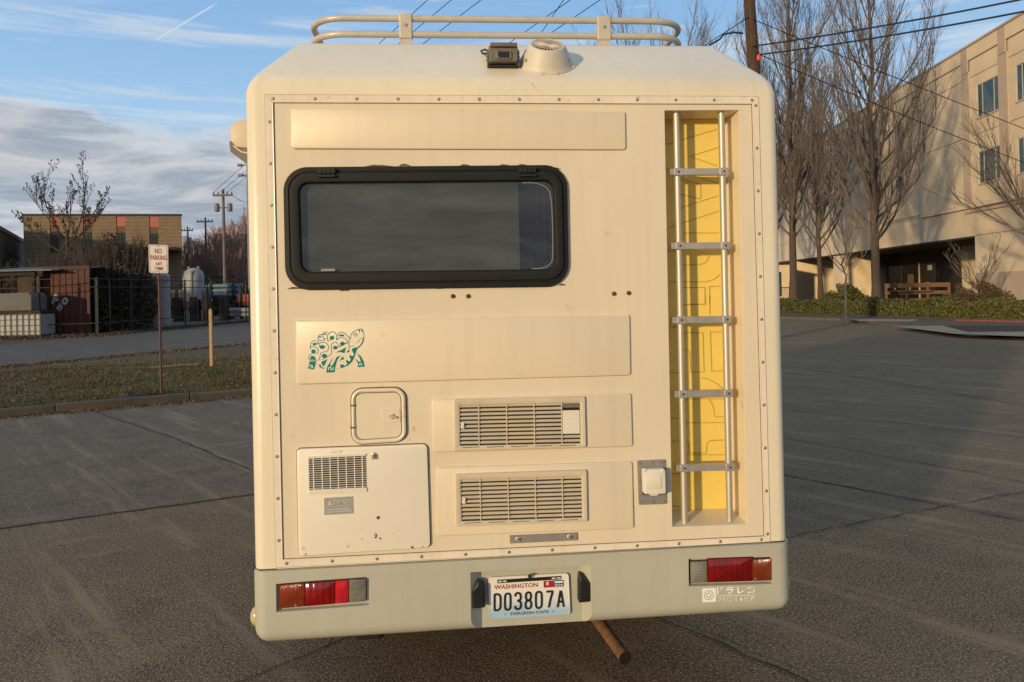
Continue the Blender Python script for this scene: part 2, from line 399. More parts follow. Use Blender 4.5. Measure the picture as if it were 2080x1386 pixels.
def stroke(mb, pts, w, y0, y1, mp=lambda p: p, close=False, taper=False):
    """ribbon of width w along a polyline in a plane"""
    P = [Vector(p) for p in pts]; k = len(P)
    if k > 2:   # Catmull-Rom
        Q = []
        for i in range(k-1):
            a, b, c, d = P[max(i-1, 0)], P[i], P[i+1], P[min(i+2, k-1)]
            for s in range(4):
                t = s/4; Q.append(.5*((2*b)+(c-a)*t+(2*a-5*b+4*c-d)*t*t+(-a+3*b-3*c+d)*t**3))
        Q.append(P[-1]); P = Q; k = len(P)
    Lf, Rt = [], []
    for i, p in enumerate(P):
        d = (P[min(i+1, k-1)]-P[max(i-1, 0)]).normalized(); n = Vector((-d.y, d.x))*w/2
        if taper: n *= max(.15, math.sin(math.pi*(.08+.9*i/(k-1))))
        Lf.append(mp(tuple(p+n))); Rt.append(mp(tuple(p-n)))
    poly = Lf+Rt[::-1]; n = len(poly)
    b = len(mb.v)
    mb.v += [(x, y0, z) for x, z in poly]+[(x, y1, z) for x, z in poly]
    for i in range(k-1): mb.f.append((b+i, b+i+1, b+n-2-i, b+n-1-i))
    for i in range(n): j = (i+1) % n; mb.f.append((b+i, b+j, b+n+j, b+n+i))
    return mb
def fillpoly(mb, pts, y0, y1, mp=lambda p: p):
    P = [mp(p) for p in pts]; tri = tessellate_polygon([[Vector((x, z, 0)) for x, z in P]])
    n = len(P); b = len(mb.v)
    mb.v += [(x, y0, z) for x, z in P]+[(x, y1, z) for x, z in P]
    mb.f += [tuple(b+i for i in t) for t in tri]
    for i in range(n): j = (i+1) % n; mb.f.append((b+i, b+j, b+n+j, b+n+i))
    return mb

# ================================================================== GROUND
def asphalt(name, c1, c2, speck=.5, streak=0, stain=(.03, .026, .02)):
    mt, n, l, p = principled(name)
    t = n.new('ShaderNodeTexCoord'); P = t.outputs['Object']
    def nz(s, d=4, r=.6, mpx=None):
        q = n.new('ShaderNodeTexNoise'); q.inputs['Scale'].default_value = s; q.inputs['Detail'].default_value = d; q.inputs['Roughness'].default_value = r
        if mpx:
            m0 = n.new('ShaderNodeMapping'); m0.inputs['Rotation'].default_value = (0, 0, mpx[1]); l.new(P, m0.inputs[0])
            mp = n.new('ShaderNodeMapping'); mp.inputs['Scale'].default_value = mpx[0]; l.new(m0.outputs[0], mp.inputs[0]); l.new(mp.outputs[0], q.inputs['Vector'])
        else: l.new(P, q.inputs['Vector'])
        return q.outputs[0]
    def rg(v, a, b):
        q = n.new('ShaderNodeMapRange'); q.inputs['From Min'].default_value = a; q.inputs['From Max'].default_value = b; l.new(v, q.inputs[0]); return q.outputs[0]
    def mix(f, a, b):
        q = n.new('ShaderNodeMix'); q.data_type = 'RGBA'; l.new(f, q.inputs[0])
        for v, i in ((a, 6), (b, 7)):
            if isinstance(v, tuple): q.inputs[i].default_value = v+(1,)
            else: l.new(v, q.inputs[i])
        return q.outputs[2]
    def mul(a, k):
        q = n.new('ShaderNodeMath'); q.operation = 'MULTIPLY'; l.new(a, q.inputs[0]); q.inputs[1].default_value = k; return q.outputs[0]
    base = mix(rg(nz(.55, 6, .65), .35, .65), c1, c2)
    base = mix(mul(rg(nz(2.7, 5, .7), .5, .75), .6), base, stain)
    v = n.new('ShaderNodeTexVoronoi'); v.inputs['Scale'].default_value = 110; l.new(P, v.inputs['Vector'])
    sp = rg(v.outputs['Color'], .2, .95)
    base = mix(mul(rg(nz(95, 2, .8), .52, .62), speck), base, tuple(min(1, x*2.9) for x in c1))
    base = mix(mul(rg(nz(62, 2, .8), .54, .63), .85), base, tuple(x*.28 for x in c1))
    if streak:
        base = mix(mul(rg(nz(2.2, 6, .7, ((.16, 1.9, 1), .85)), .53, .66), streak*.75), base, tuple(min(1, x*1.9) for x in c1))
        base = mix(mul(rg(nz(2.5, 6, .7, ((.5, 1.5, 1), -.6)), .55, .72), streak*.6), base, tuple(min(1, x*1.8) for x in c1))
    l.new(base, p.inputs['Base Color']); p.inputs['Roughness'].default_value = .85; p.inputs['Specular IOR Level'].default_value = .25
    b = n.new('ShaderNodeBump'); b.inputs['Strength'].default_value = .55; b.inputs['Distance'].default_value = .006; l.new(nz(85, 3, .7), b.inputs['Height']); l.new(b.outputs[0], p.inputs['Normal'])
    return mt
M['asphalt'] = asphalt('worn_asphalt', (.165, .120, .074), (.118, .086, .055), .95, .9)
M['asphalt_smooth'] = asphalt('smooth_grey_asphalt', (.160, .117, .077), (.120, .090, .062), .6, 1.0)
M['asphalt_blue'] = asphalt('road_asphalt', (.135, .108, .082), (.110, .088, .070), .3, .3)
M['concrete'] = mat('pale_concrete', (.30, .255, .205), .85, var=.2, vscale=1.2, bump=.2, bscale=40)
M['concrete_dark'] = mat('weathered_concrete', (.085, .066, .048), .9, var=.35, vscale=2.5, bump=.3, bscale=30)
M['joint'] = mat('joint_filler', (.028, .024, .02), .9, var=.4, vscale=6)
M['terrain'] = mat('dry_terrain', (.10, .085, .05), .95, col2=(.06, .055, .03), vscale=.4)
M['red_curb'] = mat('faded_red_paint', (.24, .06, .045), .8, var=.35, vscale=8)
M['soil_grass'] = mat('patchy_lawn', (.105, .078, .014), .95, col2=(.075, .043, .014), vscale=1.6, spots=.8, sscale=7, scol=(.22, .17, .10), bump=.8, bscale=30, bdist=.04)
M['verge'] = mat('dry_verge', (.085, .068, .04), .95, col2=(.06, .045, .026), vscale=.9, bump=.6, bscale=20, bdist=.04)

def sheet(name, pts, z, mt, thick=0):
    mb = MB(); n = len(pts)
    P = [(p[0], p[1]) for p in pts]; tri = tessellate_polygon([[Vector((x, y, 0)) for x, y in P]])
    mb.v = [(x, y, z) for x, y in P]; mb.f = [tuple(t) for t in tri]
    f2 = []
    for t in mb.f:
        a, b, c = [Vector(mb.v[i]) for i in t]; f2.append(t if (b-a).cross(c-a).z > 0 else t[::-1])
    mb.f = f2
    if thick:
        mb.v += [(x, y, z-thick) for x, y in P]
        mb.f += [(i, (i+1) % n, n+(i+1) % n, n+i) for i in range(n)]
    o = mb.build(name, mt, fix=False); o['kind'] = 'structure'; return o
sheet('ground', [(-900, -300), (900, -300), (900, 1500), (-900, 1500)], -.02, M['terrain'])
kl0, kl1 = G(0, 850), G(512, 806)
kd = (kl1-kl0).normalized(); kn = Vector((-kd.y, kd.x, 0))      # kn points away from us, over the kerb
A = kl0-kd*60; Bk = kl1+kd*8
lot = [A, Bk, Vector((8, 62, 0)), (90, 90), (90, -60), (-60, -60)]
sheet('parking_lot', [(p[0], p[1]) for p in lot], 0, M['asphalt'])
# smoother grey slab beyond the joint on the left, seen up to the kerb
s0, s1 = G(0, 1075), G(520, 1005); sd = (s1-s0).normalized()
sheet('resurfaced_slab', [s0-sd*20, s1+sd*1.6, Vector((3.2, 15.5, 0)), Bk-kn*.0, A], .004, M['asphalt_smooth'])
# joints and cracks
def joint(pts, wd, name='pavement_joint', jag=.012):
    mb = MB()
    for a, b in zip(pts[:-1], pts[1:]):
        a, b = Vector(a), Vector(b); k = max(2, int((b-a).length/.12)); d = (b-a).normalized(); n = Vector((-d.y, d.x, 0))
        L_, R2 = [], []
        for i in range(k+1):
            p = a.lerp(b, i/k)+n*rnd.uniform(-jag, jag); ww = wd*rnd.uniform(.5, 1.25)/2
            L_.append(p+n*ww); R2.append(p-n*ww)
        bb = len(mb.v); mb.v += [(v.x, v.y, .008) for v in L_+R2]
        mb.f += [(bb+i, bb+k+1+i, bb+k+2+i, bb+i+1) for i in range(k)]
    o = mb.build(name, M['joint'], fix=False); o['kind'] = 'structure'; return o
joint([s0-sd*20, s0, s1, s1+sd*1.6], .016)
joint([G(195, 838), G(350, 890), G(515, 958), G(600, 1000)], .018, 'pavement_crack', .014)
joint([G(1180, 1195), G(1330, 1255), G(1640, 1386), G(1900, 1500)], .013)
joint([G(330, 1440), G(490, 1386), G(720, 1290), G(900, 1228)], .008, 'pavement_crack', .012)
joint([G(1560, 955), G(1600, 967), G(2080, 1060), G(2600, 1165)], .018)
joint([G(1480, 1118), G(1700, 1072), G(2080, 1000), G(2500, 930)], .010, 'pavement_crack')
joint([G(1590, 832), G(1850, 862), G(2080, 890), G(2400, 925)], .014, 'pavement_crack', .015)
joint([G(1586, 742), G(1800, 775), G(2080, 825)], .02, 'pavement_crack', .015)
joint([G(1588, 890), G(1800, 928), G(2080, 980)], .012, 'pavement_crack', .02)

# kerb on the left, lawn, path
def prism_line(name, a, b, wd, z0, z1, mt, n):
    mb = MB(); q = [a, b, b+n*wd, a+n*wd]
    segs = 40; 
    for i in range(segs):
        p0 = a.lerp(b, i/segs); p1 = a.lerp(b, (i+1)/segs-.00012)
        h = z1+rnd.uniform(-.008, .008)
        pts = [p0, p1, p1+n*wd, p0+n*wd]
        mb.add([(p.x, p.y, z0) for p in pts]+[(p.x, p.y, h) for p in pts], [(0,1,5,4),(1,2,6,5),(2,3,7,6),(3,0,4,7),(4,5,6,7)])
    o = mb.build(name, mt, bevel=.012, seg=1); o['kind'] = 'structure'; return o
prism_line('kerb', A, Bk, .17, -.05, .125, M['concrete_dark'], kn)
pb0, pb1 = G(0, 744, .1), G(512, 696, .1); pt0, pt1 = G(0, 724, .1), G(512, 652, .1)
pbd = (pb1-pb0).normalized(); ptd = (pt1-pt0).normalized()
k0, k1 = A+kn*.17, Bk+kn*.17
sheet('lawn', [k0, k1, pb1+pbd*30, pb0-pbd*8], .10, M['soil_grass'], .1)
sheet('footpath', [pb0-pbd*8, pb1+pbd*30.3, Vector((2, 60, 0)), pt1+ptd*40, pt0-pbd*7], .106, M['asphalt_blue'], .08)
sheet('verge', [(-60, -18), pb0-pbd*8, pt0-pbd*7, pt1+ptd*41, (-10, 140), (-120, 140), (-120, -18)], .094, M['verge'], .1)

# right-hand side: road kerb, pavement, planting bed
kr = [G(1500, 645), G(1583, 648), G(1706, 652), G(1820, 665), G(1942, 680), G(2080, 685), G(2400, 690)]
ZP = .11
sheet('pavement', [tuple(p)[:2] for p in kr]+[(60, 25), (60, 140), (15, 140), (13, 60)], ZP, M['asphalt_blue'], .14)
sheet('concrete_walk', [G(1815, 663, ZP), G(1942, 679, ZP), G(2080, 684, ZP), G(2400, 690, ZP), G(2400, 672, ZP), G(2080, 674, ZP), G(1965, 675, ZP), G(1915, 662, ZP)], ZP+.004, M['concrete'])
sheet('concrete_ramp', [G(1722, 648, ZP), G(1745, 653, ZP), G(1850, 654, ZP), G(1867, 649, ZP)], ZP+.004, M['concrete'])
sheet('dark_patch', [G(1917, 662, ZP), G(1966, 674, ZP), G(2080, 673, ZP), G(2400, 671, ZP), G(2400, 664, ZP), G(2080, 662, ZP)], ZP+.008, M['joint'])
sheet('planting_bed', [G(1500, 637, ZP), G(1583, 638, ZP), G(1774, 643, ZP), G(1930, 648, ZP), G(2080, 651, ZP), (45, 22), (60, 25), (60, 140), (15, 140)], ZP+.05, M['verge'], .06)
rc = MB(); a, b = G(1938, 652, ZP), G(2300, 660, ZP); d = (b-a).normalized(); n_ = Vector((-d.y, d.x, 0))
q = [a, b, b+n_*.2, a+n_*.2]; rc.add([(p.x, p.y, .05) for p in q]+[(p.x, p.y, ZP+.055) for p in q], [(0,1,5,4),(1,2,6,5),(2,3,7,6),(3,0,4,7),(4,5,6,7)])
o = rc.build('red_kerb', M['red_curb'], bevel=.015, seg=1); o['kind'] = 'structure'

# ================================================================== CAMPER
van = thing('camper_van', 'cream camper van seen from behind, with a ladder in a yellow recess', 'camper van', (VX, VY, 0), PSI)
HW, ZC, ZB, ZR, SLOPE = .993, 2.383, .63, 2.625, .31
# --- body shell
bm = bmesh.new()
TW = .862
pts = [(-HW, 0, ZB), (HW, 0, ZB), (-HW, 0, ZC), (HW, 0, ZC), (-TW, SLOPE, ZR), (TW, SLOPE, ZR),
       (-HW, 4.3, ZB), (HW, 4.3, ZB), (-HW, 4.3, ZC), (HW, 4.3, ZC), (-TW, 4.3, ZR), (TW, 4.3, ZR)]
vs = [bm.verts.new(p) for p in pts]
for f in ((0,1,3,2), (2,3,5,4), (1,7,9,3), (0,2,8,6), (3,9,11,5), (2,4,10,8), (4,5,11,10), (6,8,10,11,9,7), (0,6,7,1)):
    bm.faces.new([vs[i] for i in f])
bmesh.ops.recalc_face_normals(bm, faces=bm.faces)
be = [e for e in bm.edges if not (abs(e.verts[0].co.z-ZB) < 1e-4 and abs(e.verts[1].co.z-ZB) < 1e-4)]
bmesh.ops.bevel(bm, geom=be, offset=.042, segments=6, affect='EDGES', profile=.5)
bm.faces.ensure_lookup_table()
ti = [L(555, 209), L(1527, 212), L(1552, 1089), L(575, 1136)]      # inner edge of the trim
to = [L(538, 193), L(1540.5, 196.5), L(1564.5, 1100), L(561, 1153)]
rear = min([f for f in bm.faces if f.normal.y < -.99], key=lambda f: -f.calc_area())
tm = [((a[0]+b[0])/2, (a[1]+b[1])/2) for a, b in zip(ti, to)]
tm[2] = (tm[2][0], max(tm[2][1], ZB+.004)); tm[3] = (tm[3][0], max(tm[3][1], ZB+.004))
outer = [(v.co.x, v.co.z) for v in rear.verts]
bmesh.ops.delete(bm, geom=[rear], context='FACES_ONLY')
rv = [bm.verts.new((x, 0, z)) for x, z in tm]
bm.verts.ensure_lookup_table()
polys = [[Vector((x, z, 0)) for x, z in outer], [Vector((x, z, 0)) for x, z in tm]]
lookup = []
for x, z in outer: lookup.append(min(bm.verts, key=lambda v: (v.co-Vector((x, 0, z))).length))
lookup += rv
for t in tessellate_polygon(polys):
    try: bm.faces.new([lookup[i] for i in t])
    except ValueError: pass
bmesh.ops.recalc_face_normals(bm, faces=bm.faces)
me = bpy.data.meshes.new('body_shell'); bm.to_mesh(me); bm.free()
me.polygons.foreach_set('use_smooth', [True]*len(me.polygons)); me.set_sharp_from_angle(angle=R_(34))
link_mesh('body_shell', me, M['paint'], van)

# --- rear panel with the window opening and the ladder recess cut out
win_o = rrect([L(576, 341), L(1151, 336), L(1155, 582.5), L(581, 590)], .085, 10)
win_hole = inset(win_o, .03)
rec = [L(1349.5, 224.5), L(1502, 223.5), L(1518, 1065), L(1365.5, 1071)]
mb = MB(); holed(mb, ti, [win_hole, rec], 0)
mb.rings([[(x, 0, z) for x, z in win_hole], [(x, .03, z) for x, z in win_hole]], False, False)
mb.build('rear_panel', M['panel'], van)
mb = MB()      # inner return behind the panel so the shell is closed
holed(mb, tm, [win_hole, rec], .008)
mb.build('panel_backing', M['paint'], van)
# --- embossed panels
for c4, r in (([(592, 219.5), (1269, 226), (1270.5, 305), (593, 303)], .012), ([(602, 651), (1278, 639), (1280, 762), (604, 780.5)], .010),
              ([(877, 811), (1281, 798), (1284, 906), (881, 918.5)], .010), ([(886, 949), (1283, 937), (1286.5, 1072), (888, 1088.5)], .010)):
    mbp = MB(); slab(mbp, rrect([L(*p) for p in c4], r, 5), .001, -.0085, .0032); rp_ = mbp.build('raised_panel', M['panel'], van, smooth=True)
    e4 = [L(*p) for p in c4]; MB().tube([(e4[1][0]+.0006, -.0004, e4[1][1]-.012), (e4[2][0]+.0006, -.0004, e4[2][1]+.010), (e4[2][0]-.010, -.0004, e4[2][1]-.0006), (e4[3][0]+.010, -.0004, e4[3][1]-.0006)], .0012, 5).build('edge_shade', M['shade_line'], rp_)  # dark tube paints the shadow line along the right and bottom edges
# --- trim strips with mitred corners and screws
scr = MB(); scr.lathe([(.0062, 0), (.0062, .0012), (.0045, .0028), (.002, .0030), (.0018, .0018)], 10, Matrix.Rotation(R_(90), 4, 'X'))
scr_o = None
screw_me = bpy.data.meshes.new('screw'); screw_me.from_pydata(scr.v, [], scr.f); screw_me.materials.append(M['screw'])
def screw(parent, x, z, y=-.0042, s=1.0, name='screw', mt=None):
    o = link_mesh(name, screw_me, None, parent, (x, y, z)); o.scale = (s, 1 if s < 1.5 else 1.5, s); o.rotation_euler = (0, rnd.uniform(0, 3), 0); return o
def strip(i, j, nscrew, offs):
    mb = MB(); q = [to[i], to[j], ti[j], ti[i]]
    c = [(x, z) for x, z in q]
    lay = [(0, .0), (0, -.0022), (.0015, -.0042)]
    mb.rings([[(x, y, z) for x, z in inset(c, k)] for k, y in lay])
    # raised lip along the inner edge
    o = mb.build('trim_strip', M['trim'], van)
    lip = MB(); a, b = Vector(ti[i]), Vector(ti[j]); nrm2 = (Vector(to[i])-a).normalized()*.002
    lip.tube([(a.x+nrm2.x, -.0042, a.y+nrm2.y), (b.x+nrm2.x, -.0042, b.y+nrm2.y)], .002, 6).build('trim_lip', M['sealant'] if False else M['trim'], o)
    m0 = (Vector(to[i])+Vector(ti[i]))/2; m1 = (Vector(to[j])+Vector(ti[j]))/2
    Lg = (m1-m0).length
    for k in range(nscrew):
        t = offs+(1-2*offs)*k/(nscrew-1)
        p = m0.lerp(m1, t); screw(o, p.x, p.y)
    return o
strip(0, 1, 13, .008); strip(1, 2, 11, .012); strip(2, 3, 12, .014); strip(3, 0, 11, .05)
# thin dark gap lines round the trim (old sealant)
mb = MB()
for i in range(4):
    a, b = ti[i], ti[(i+1) % 4]; mb.tube([(a[0], -.0005, a[1]), (b[0], -.0005, b[1])], .0022, 6, flat=1)
    a, b = to[i], to[(i+1) % 4]; mb.tube([(a[0], -.0002, a[1]), (b[0], -.0002, b[1])], .0016, 6)
mb.build('trim_sealant', M['sealant'], van)

# --- window
frame_in = rrect([L(609, 374), L(1122, 369), L(1128, 547), L(615, 553)], .035, 10)
mb = MB(); ring_frame(mb, win_o, frame_in, [(0, .0), (0, -.010), (.05, -.0145), (.30, -.016), (.33, -.012), (.38, -.012), (.42, -.020), (.80, -.022), (.93, -.020), (1.0, -.008), (1.0, .006)])
win = mb.build('window_frame', M['black_frame'], van, smooth=True)
mb = MB(); slab(mb, inset(frame_in, -.004), .002, -.004, .0005); mb.build('pane', M['tint_glass'], win)
# sliding-frame line inside the right end of the glass
mb = MB(); x0 = L(1112, 380)[0]; stroke(mb, [L(1060, 372.5), L(1085, 372.5), L(1108, 381), L(1118, 400), L(1121.5, 450), L(1122, 520), L(1117, 536), L(1104, 544.5), L(1080, 546)], .003, -.0065, -.004); mb.build('pane_seal', M['grey_plate'], win)
for (ax, ay, bx, by) in ((646, 343, 682, 361), (1053, 341, 1089, 360)):
    h = MB(); (xa, za), (xb, zb) = L(ax, ay, -.02), L(bx, by, -.02); h.box((xa, -.034, zb+(za-zb)*.0), (xb, -.02, zb+(za-zb)*.28))
    h.box((xa, -.029, zb+(za-zb)*.40), (xb, -.02, za))
    for k in range(4):
        xx = xa+(xb-xa)*(.12+.25*k); h.box((xx, -.032, zb+(za-zb)*.5), (xx+(xb-xa)*.12, -.029, za))
    h.build('hinge', M['black'], win, bevel=.0015, seg=1)
h = MB(); (xa, za), (xb, zb) = L(653, 546.5), L(682, 551.5); h.box((xa, -.012, zb), (xb, -.004, za)); h.build('latch', M['grey_plate'], win, bevel=.001, seg=1)
# room behind the glass: grey blind, dark curtain, dark box
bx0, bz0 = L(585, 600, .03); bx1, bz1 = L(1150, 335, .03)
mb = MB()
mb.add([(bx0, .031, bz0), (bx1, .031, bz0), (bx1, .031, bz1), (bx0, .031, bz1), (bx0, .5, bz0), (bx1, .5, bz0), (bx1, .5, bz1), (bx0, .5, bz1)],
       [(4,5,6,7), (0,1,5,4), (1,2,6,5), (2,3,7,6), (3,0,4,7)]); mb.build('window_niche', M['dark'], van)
bl0, bl1 = L(592, 0, .008)[0], L(1044, 0, .008)[0]
mb = MB(); N = 60; rr = []
for i in range(N+1):
    x = bl0+(bl1-bl0)*i/N; y = .0075+.0020*math.sin(x*9)+.0008*math.sin(x*31)
    rr.append((x, y))
b = 0
mb.v = [(x, y, bz0+.01) for x, y in rr]+[(x, y+.004, bz1-.01) for x, y in rr]; mb.f = [(i, i+1, N+2+i, N+1+i) for i in range(N)]
mb.build('window_blind', M['blind'], van, smooth=True, fix=False)
cu0, cu1 = L(1030, 0, .09)[0], L(1160, 0, .09)[0]
mb = MB(); N = 110
mb.v = []
for zk in (0, 1):
    for i in range(N+1):
        t = i/N; x = cu0+(cu1-cu0)*t; y = .040+.010*math.sin(t*62)+.005*math.sin(t*23+zk*.6)
        mb.v.append((x, y, bz0+.01 if zk == 0 else bz1-.01))
mb.f = [(i, i+1, N+2+i, N+1+i) for i in range(N)]
mb.build('curtain', M['curtain'], van, smooth=True, fix=False)
# bits of squeezed-out sealant round the window
mb = MB()
for (px, py, ww) in ((770, 338, 60), (822, 336, 22), (945, 337, 26), (1025, 337, 28), (1062, 336.5, 26), (1128, 343, 22), (1150, 372, 6), (600, 586, 30), (700, 590, 20), (893, 586, 14), (1142, 579, 14)):
    x, z = L(px, py); wd = ww/550/2
    mb.tube([(x-wd, -.001, z-.002), (x-wd*.4, -.002, z+.0015), (x+wd*.3, -.002, z+.001), (x+wd, -.001, z-.002)], [.001, .004, .003, .001], 6)
mb.build('sealant', M['sealant'], van)

# --- screw holes
for px, py in ((920, 602), (951, 602), (1247, 597), (1277, 595.5)):
    x, z = L(px, py); mb = MB()
    k = MB().lathe([(.0085, 0), (.0085, .002), (.006, .006), (.003, .010)], 12, Matrix.Translation((x, 0, z)) @ Matrix.Rotation(R_(90), 4, 'X'))
    k.build('rusty_bolt', M['rust'], van)

# --- ladder recess
RD = .135
def back(p): return p
rz0, rz1 = rec[3][1], rec[0][1]
bq = [(rec[0][0]+.003, rec[0][1]-.004), (rec[1][0]-.004, rec[1][1]-.004), (rec[2][0]-.004, rec[2][1]+.022), (rec[3][0]+.003, rec[3][1]+.022)]
mb = MB(); mb.rings([[(x, .0, z) for x, z in rec], [(x, .006, z) for x, z in inset(rec, .0015)], [(x, RD, z) for x, z in bq]], False, False)
mb.build('ladder_recess', M['panel'], van)
fl = [(bq[0][0], bq[0][1]), (bq[1][0]-.022, bq[1][1]), (bq[2][0]-.022, bq[2][1]), (bq[3][0], bq[3][1])]
mb = MB(); mb.add([(x, RD+.0005, z) for x, z in bq], [(0, 1, 2, 3)]); mb.build('recess_floor', M['panel'], van)
mb = MB(); slab(mb, fl, RD+.0004, RD-.004, .002)
yel = mb.build('yellow_panel', M['yellow'], van)
# embossed line pattern on the yellow panel
mb = MB()
def Y(px, py): return L(px, py, RD)
Z1 = lambda x, y: (1300+x/3.15, 180+y/3.15)
Z2 = lambda x, y: (1300+x/2.665, 600+y/2.665)
lines1 = [[(265, 330), (490, 262)], [(310, 437), (500, 378)], [(330, 440), (490, 497)], [(160, 508), (200, 520)], [(330, 555), (500, 607)], [(262, 582), (385, 612)], [(385, 612), (385, 708)], [(385, 708), (262, 678)],
          [(262, 762), (500, 686)], [(172, 895), (260, 865)], [(265, 862), (500, 785)], [(275, 925), (500, 925)], [(275, 1128), (380, 1128), (420, 1110), (440, 1070)], [(178, 1237), (420, 1237), (470, 1222), (510, 1190)],
          [(275, 1273), (413, 1273)], [(413, 1273), (413, 1380)], [(413, 1380), (275, 1380)], [(442, 1386), (442, 1266)], [(442, 1266), (510, 1266)], [(172, 1038), (230, 1038)], [(160, 355), (215, 355)]]
lines2 = [[(232, 50), (352, 50)], [(352, 50), (352, 0)], [(375, 0), (375, 105)], [(240, 202), (338, 202)], [(338, 202), (344, 415)], [(344, 415), (272, 415)], [(272, 415), (268, 300), (240, 290)], [(378, 198), (440, 198)], [(378, 198), (385, 410)], [(385, 410), (445, 410)],
          [(330, 445), (370, 455), (410, 475), (444, 503)], [(365, 560), (385, 580), (395, 610), (402, 655)], [(402, 657), (450, 657)], [(165, 665), (210, 665)], [(250, 690), (452, 688)], [(250, 862), (455, 862)],
          [(265, 850), (265, 805), (245, 788)], [(265, 852), (355, 852)], [(355, 852), (360, 800), (375, 786), (452, 782)], [(170, 788), (212, 790)], [(160, 170), (200, 170)], [(160, 418), (205, 418)], [(175, 965), (215, 965)], [(178, 1140), (225, 1142)], [(245, 560), (450, 560)]]
for zf, ls in ((Z1, lines1), (Z2, lines2)):
    for ln in ls:
        P = [Y(*zf(*p)) for p in ln]
        if min(p[0] for p in P) < fl[3][0]-.01: P = [(max(p[0], fl[3][0]+.004), p[1]) for p in P]
        MB().tube([(x, RD-.0045, z) for x, z in P], .0024, 4).build('embossed_line', M['yellow_seam'], yel)
# --- ladder
rl = MB(); RY = .032
rails = []
lad = bpy.data.objects.new('ladder', None); COL.objects.link(lad); lad.parent = van; lad.empty_display_size = .1
for (tx, ty, bx_, by_) in ((1373.5, 236, 1390.5, 1062), (1465, 236, 1482.5, 1058)):
    (x0, z0), (x1, z1) = L(tx, ty, RY), L(bx_, by_, RY)
    z0 = rz1-.002
    mb = MB(); mb.tube([(x1, RY, z1-.006), (x0, RY, z0)], .0122, 16).build('rail', M['alu'], lad, smooth=True)
    mb = MB(); mb.lathe([(.018, 0), (.018, .004), (.014, .007), (.012, .007)], 16, Matrix.Translation((x1, RY, z1-.008))).build('rail_foot', M['alu_rung'], lad, smooth=True)
    rails.append(((x0, z0), (x1, z1)))
for (ax, ay, bx_, by_) in ((1361, 349.5, 1479, 348.5), (1364, 500, 1482, 499), (1366, 651, 1485, 649), (1371, 801.5, 1488, 799), (1375, 952, 1493, 949)):
    (x0, z0), (x1, z1) = L(ax, ay, .018), L(bx_, by_, .018)
    mb = MB(); hh = .0128
    c = rrect([(x0, z0+hh), (x1, z1+hh), (x1, z1-hh), (x0, z0-hh)], .003, 3)
    mb.rings([[(x, .044, z) for x, z in c], [(x, .019, z) for x, z in c], [(x, .016, z) for x, z in inset(c, .002)]])
    rg_ = mb.build('rung', M['alu_rung'], lad, smooth=True)
    for k in (0, 1):
        (rx0, rz_0), (rx1, rz_1) = rails[k]; zc_ = z0 if k == 0 else z1
        t = (zc_-rz_0)/(rz_1-rz_0); xc = rx0+(rx1-rx0)*t
        cl = MB(); cc = rrect([(xc-.017, zc_+.0145), (xc+.017, zc_+.0145), (xc+.017, zc_-.0145), (xc-.017, zc_-.0145)], .004, 3)
        cl.rings([[(x, .046, z) for x, z in cc], [(x, .0155, z) for x, z in cc], [(x, .0135, z) for x, z in inset(cc, .002)]]).build('bracket', M['alu_rung'], rg_, smooth=True)
        bo = MB(); bo.lathe([(.0048, 0), (.0048, .001), (.003, .0032)], 10, Matrix.Translation((xc, .0135, zc_)) @ Matrix.Rotation(R_(90), 4, 'X')).build('bolt', M['rust'], rg_)

# --- small hatch
ho = rrect([L(713.5, 790), L(823, 787), L(826, 896), L(715.5, 902.5)], .040, 8)
hi = inset(ho, .0145)
mb = MB(); ring_frame(mb, ho, hi, [(0, 0), (0, -.008), (.12, -.0125), (.5, -.015), (.85, -.0125), (1, -.009), (1, 0)]); hf = mb.build('hatch_frame', M['trim'], van, smooth=True)
mb = MB(); slab(mb, inset(hi, .0025), 0, -.009, .002); hd = mb.build('hatch_door', M['vent'], van) 
hd.data.materials[0] = M['panel']
mb = MB(); ring_frame(mb, inset(ho, -.004), inset(ho, .001), [(0, .0005), (0, -.001), (1, -.0015)]); mb.build('sealant', M['sealant'], van)
mb = MB(); mb.add([(x, -.0015, z) for x, z in hi], [tuple(range(len(hi)))]); mb.build('hatch_gap', M['sealant'], van)
mb = MB(); slab(mb, rrect([L(775.5, 831), L(812.5, 830), L(814, 857.5), L(777, 859.5)], .005, 4), -.009, -.0112, .0012); lk = mb.build('lock_plate', M['panel'], hd)
x, z = L(798, 845); mb = MB(); mb.lathe([(.010, 0), (.010, .002), (.006, .003), (.006, .006), (.0, .006)], 14, Matrix.Translation((x, -.011, z)) @ Matrix.Rotation(R_(90), 4, 'X'))
mb.box((x-.012, -.021, z-.0035), (x+.014, -.016, z+.0035), Matrix.Translation((x, 0, z)) @ Matrix.Rotation(R_(18), 4, 'Y') @ Matrix.Translation((-x, 0, -z))); mb.build('lock_knob', M['alu'], hd, smooth=True)
for zf in (.28, .68):   # hinge joints on the left side of the hatch
    (xa, za), (xb, zb) = L(713.5, 790+112*zf), L(720, 790+112*zf+3); mb = MB(); mb.box((xa-.0015, -.0155, zb), (xa+.0145, -.004, za)); mb.build('hinge_joint', M['sealant'], hf)

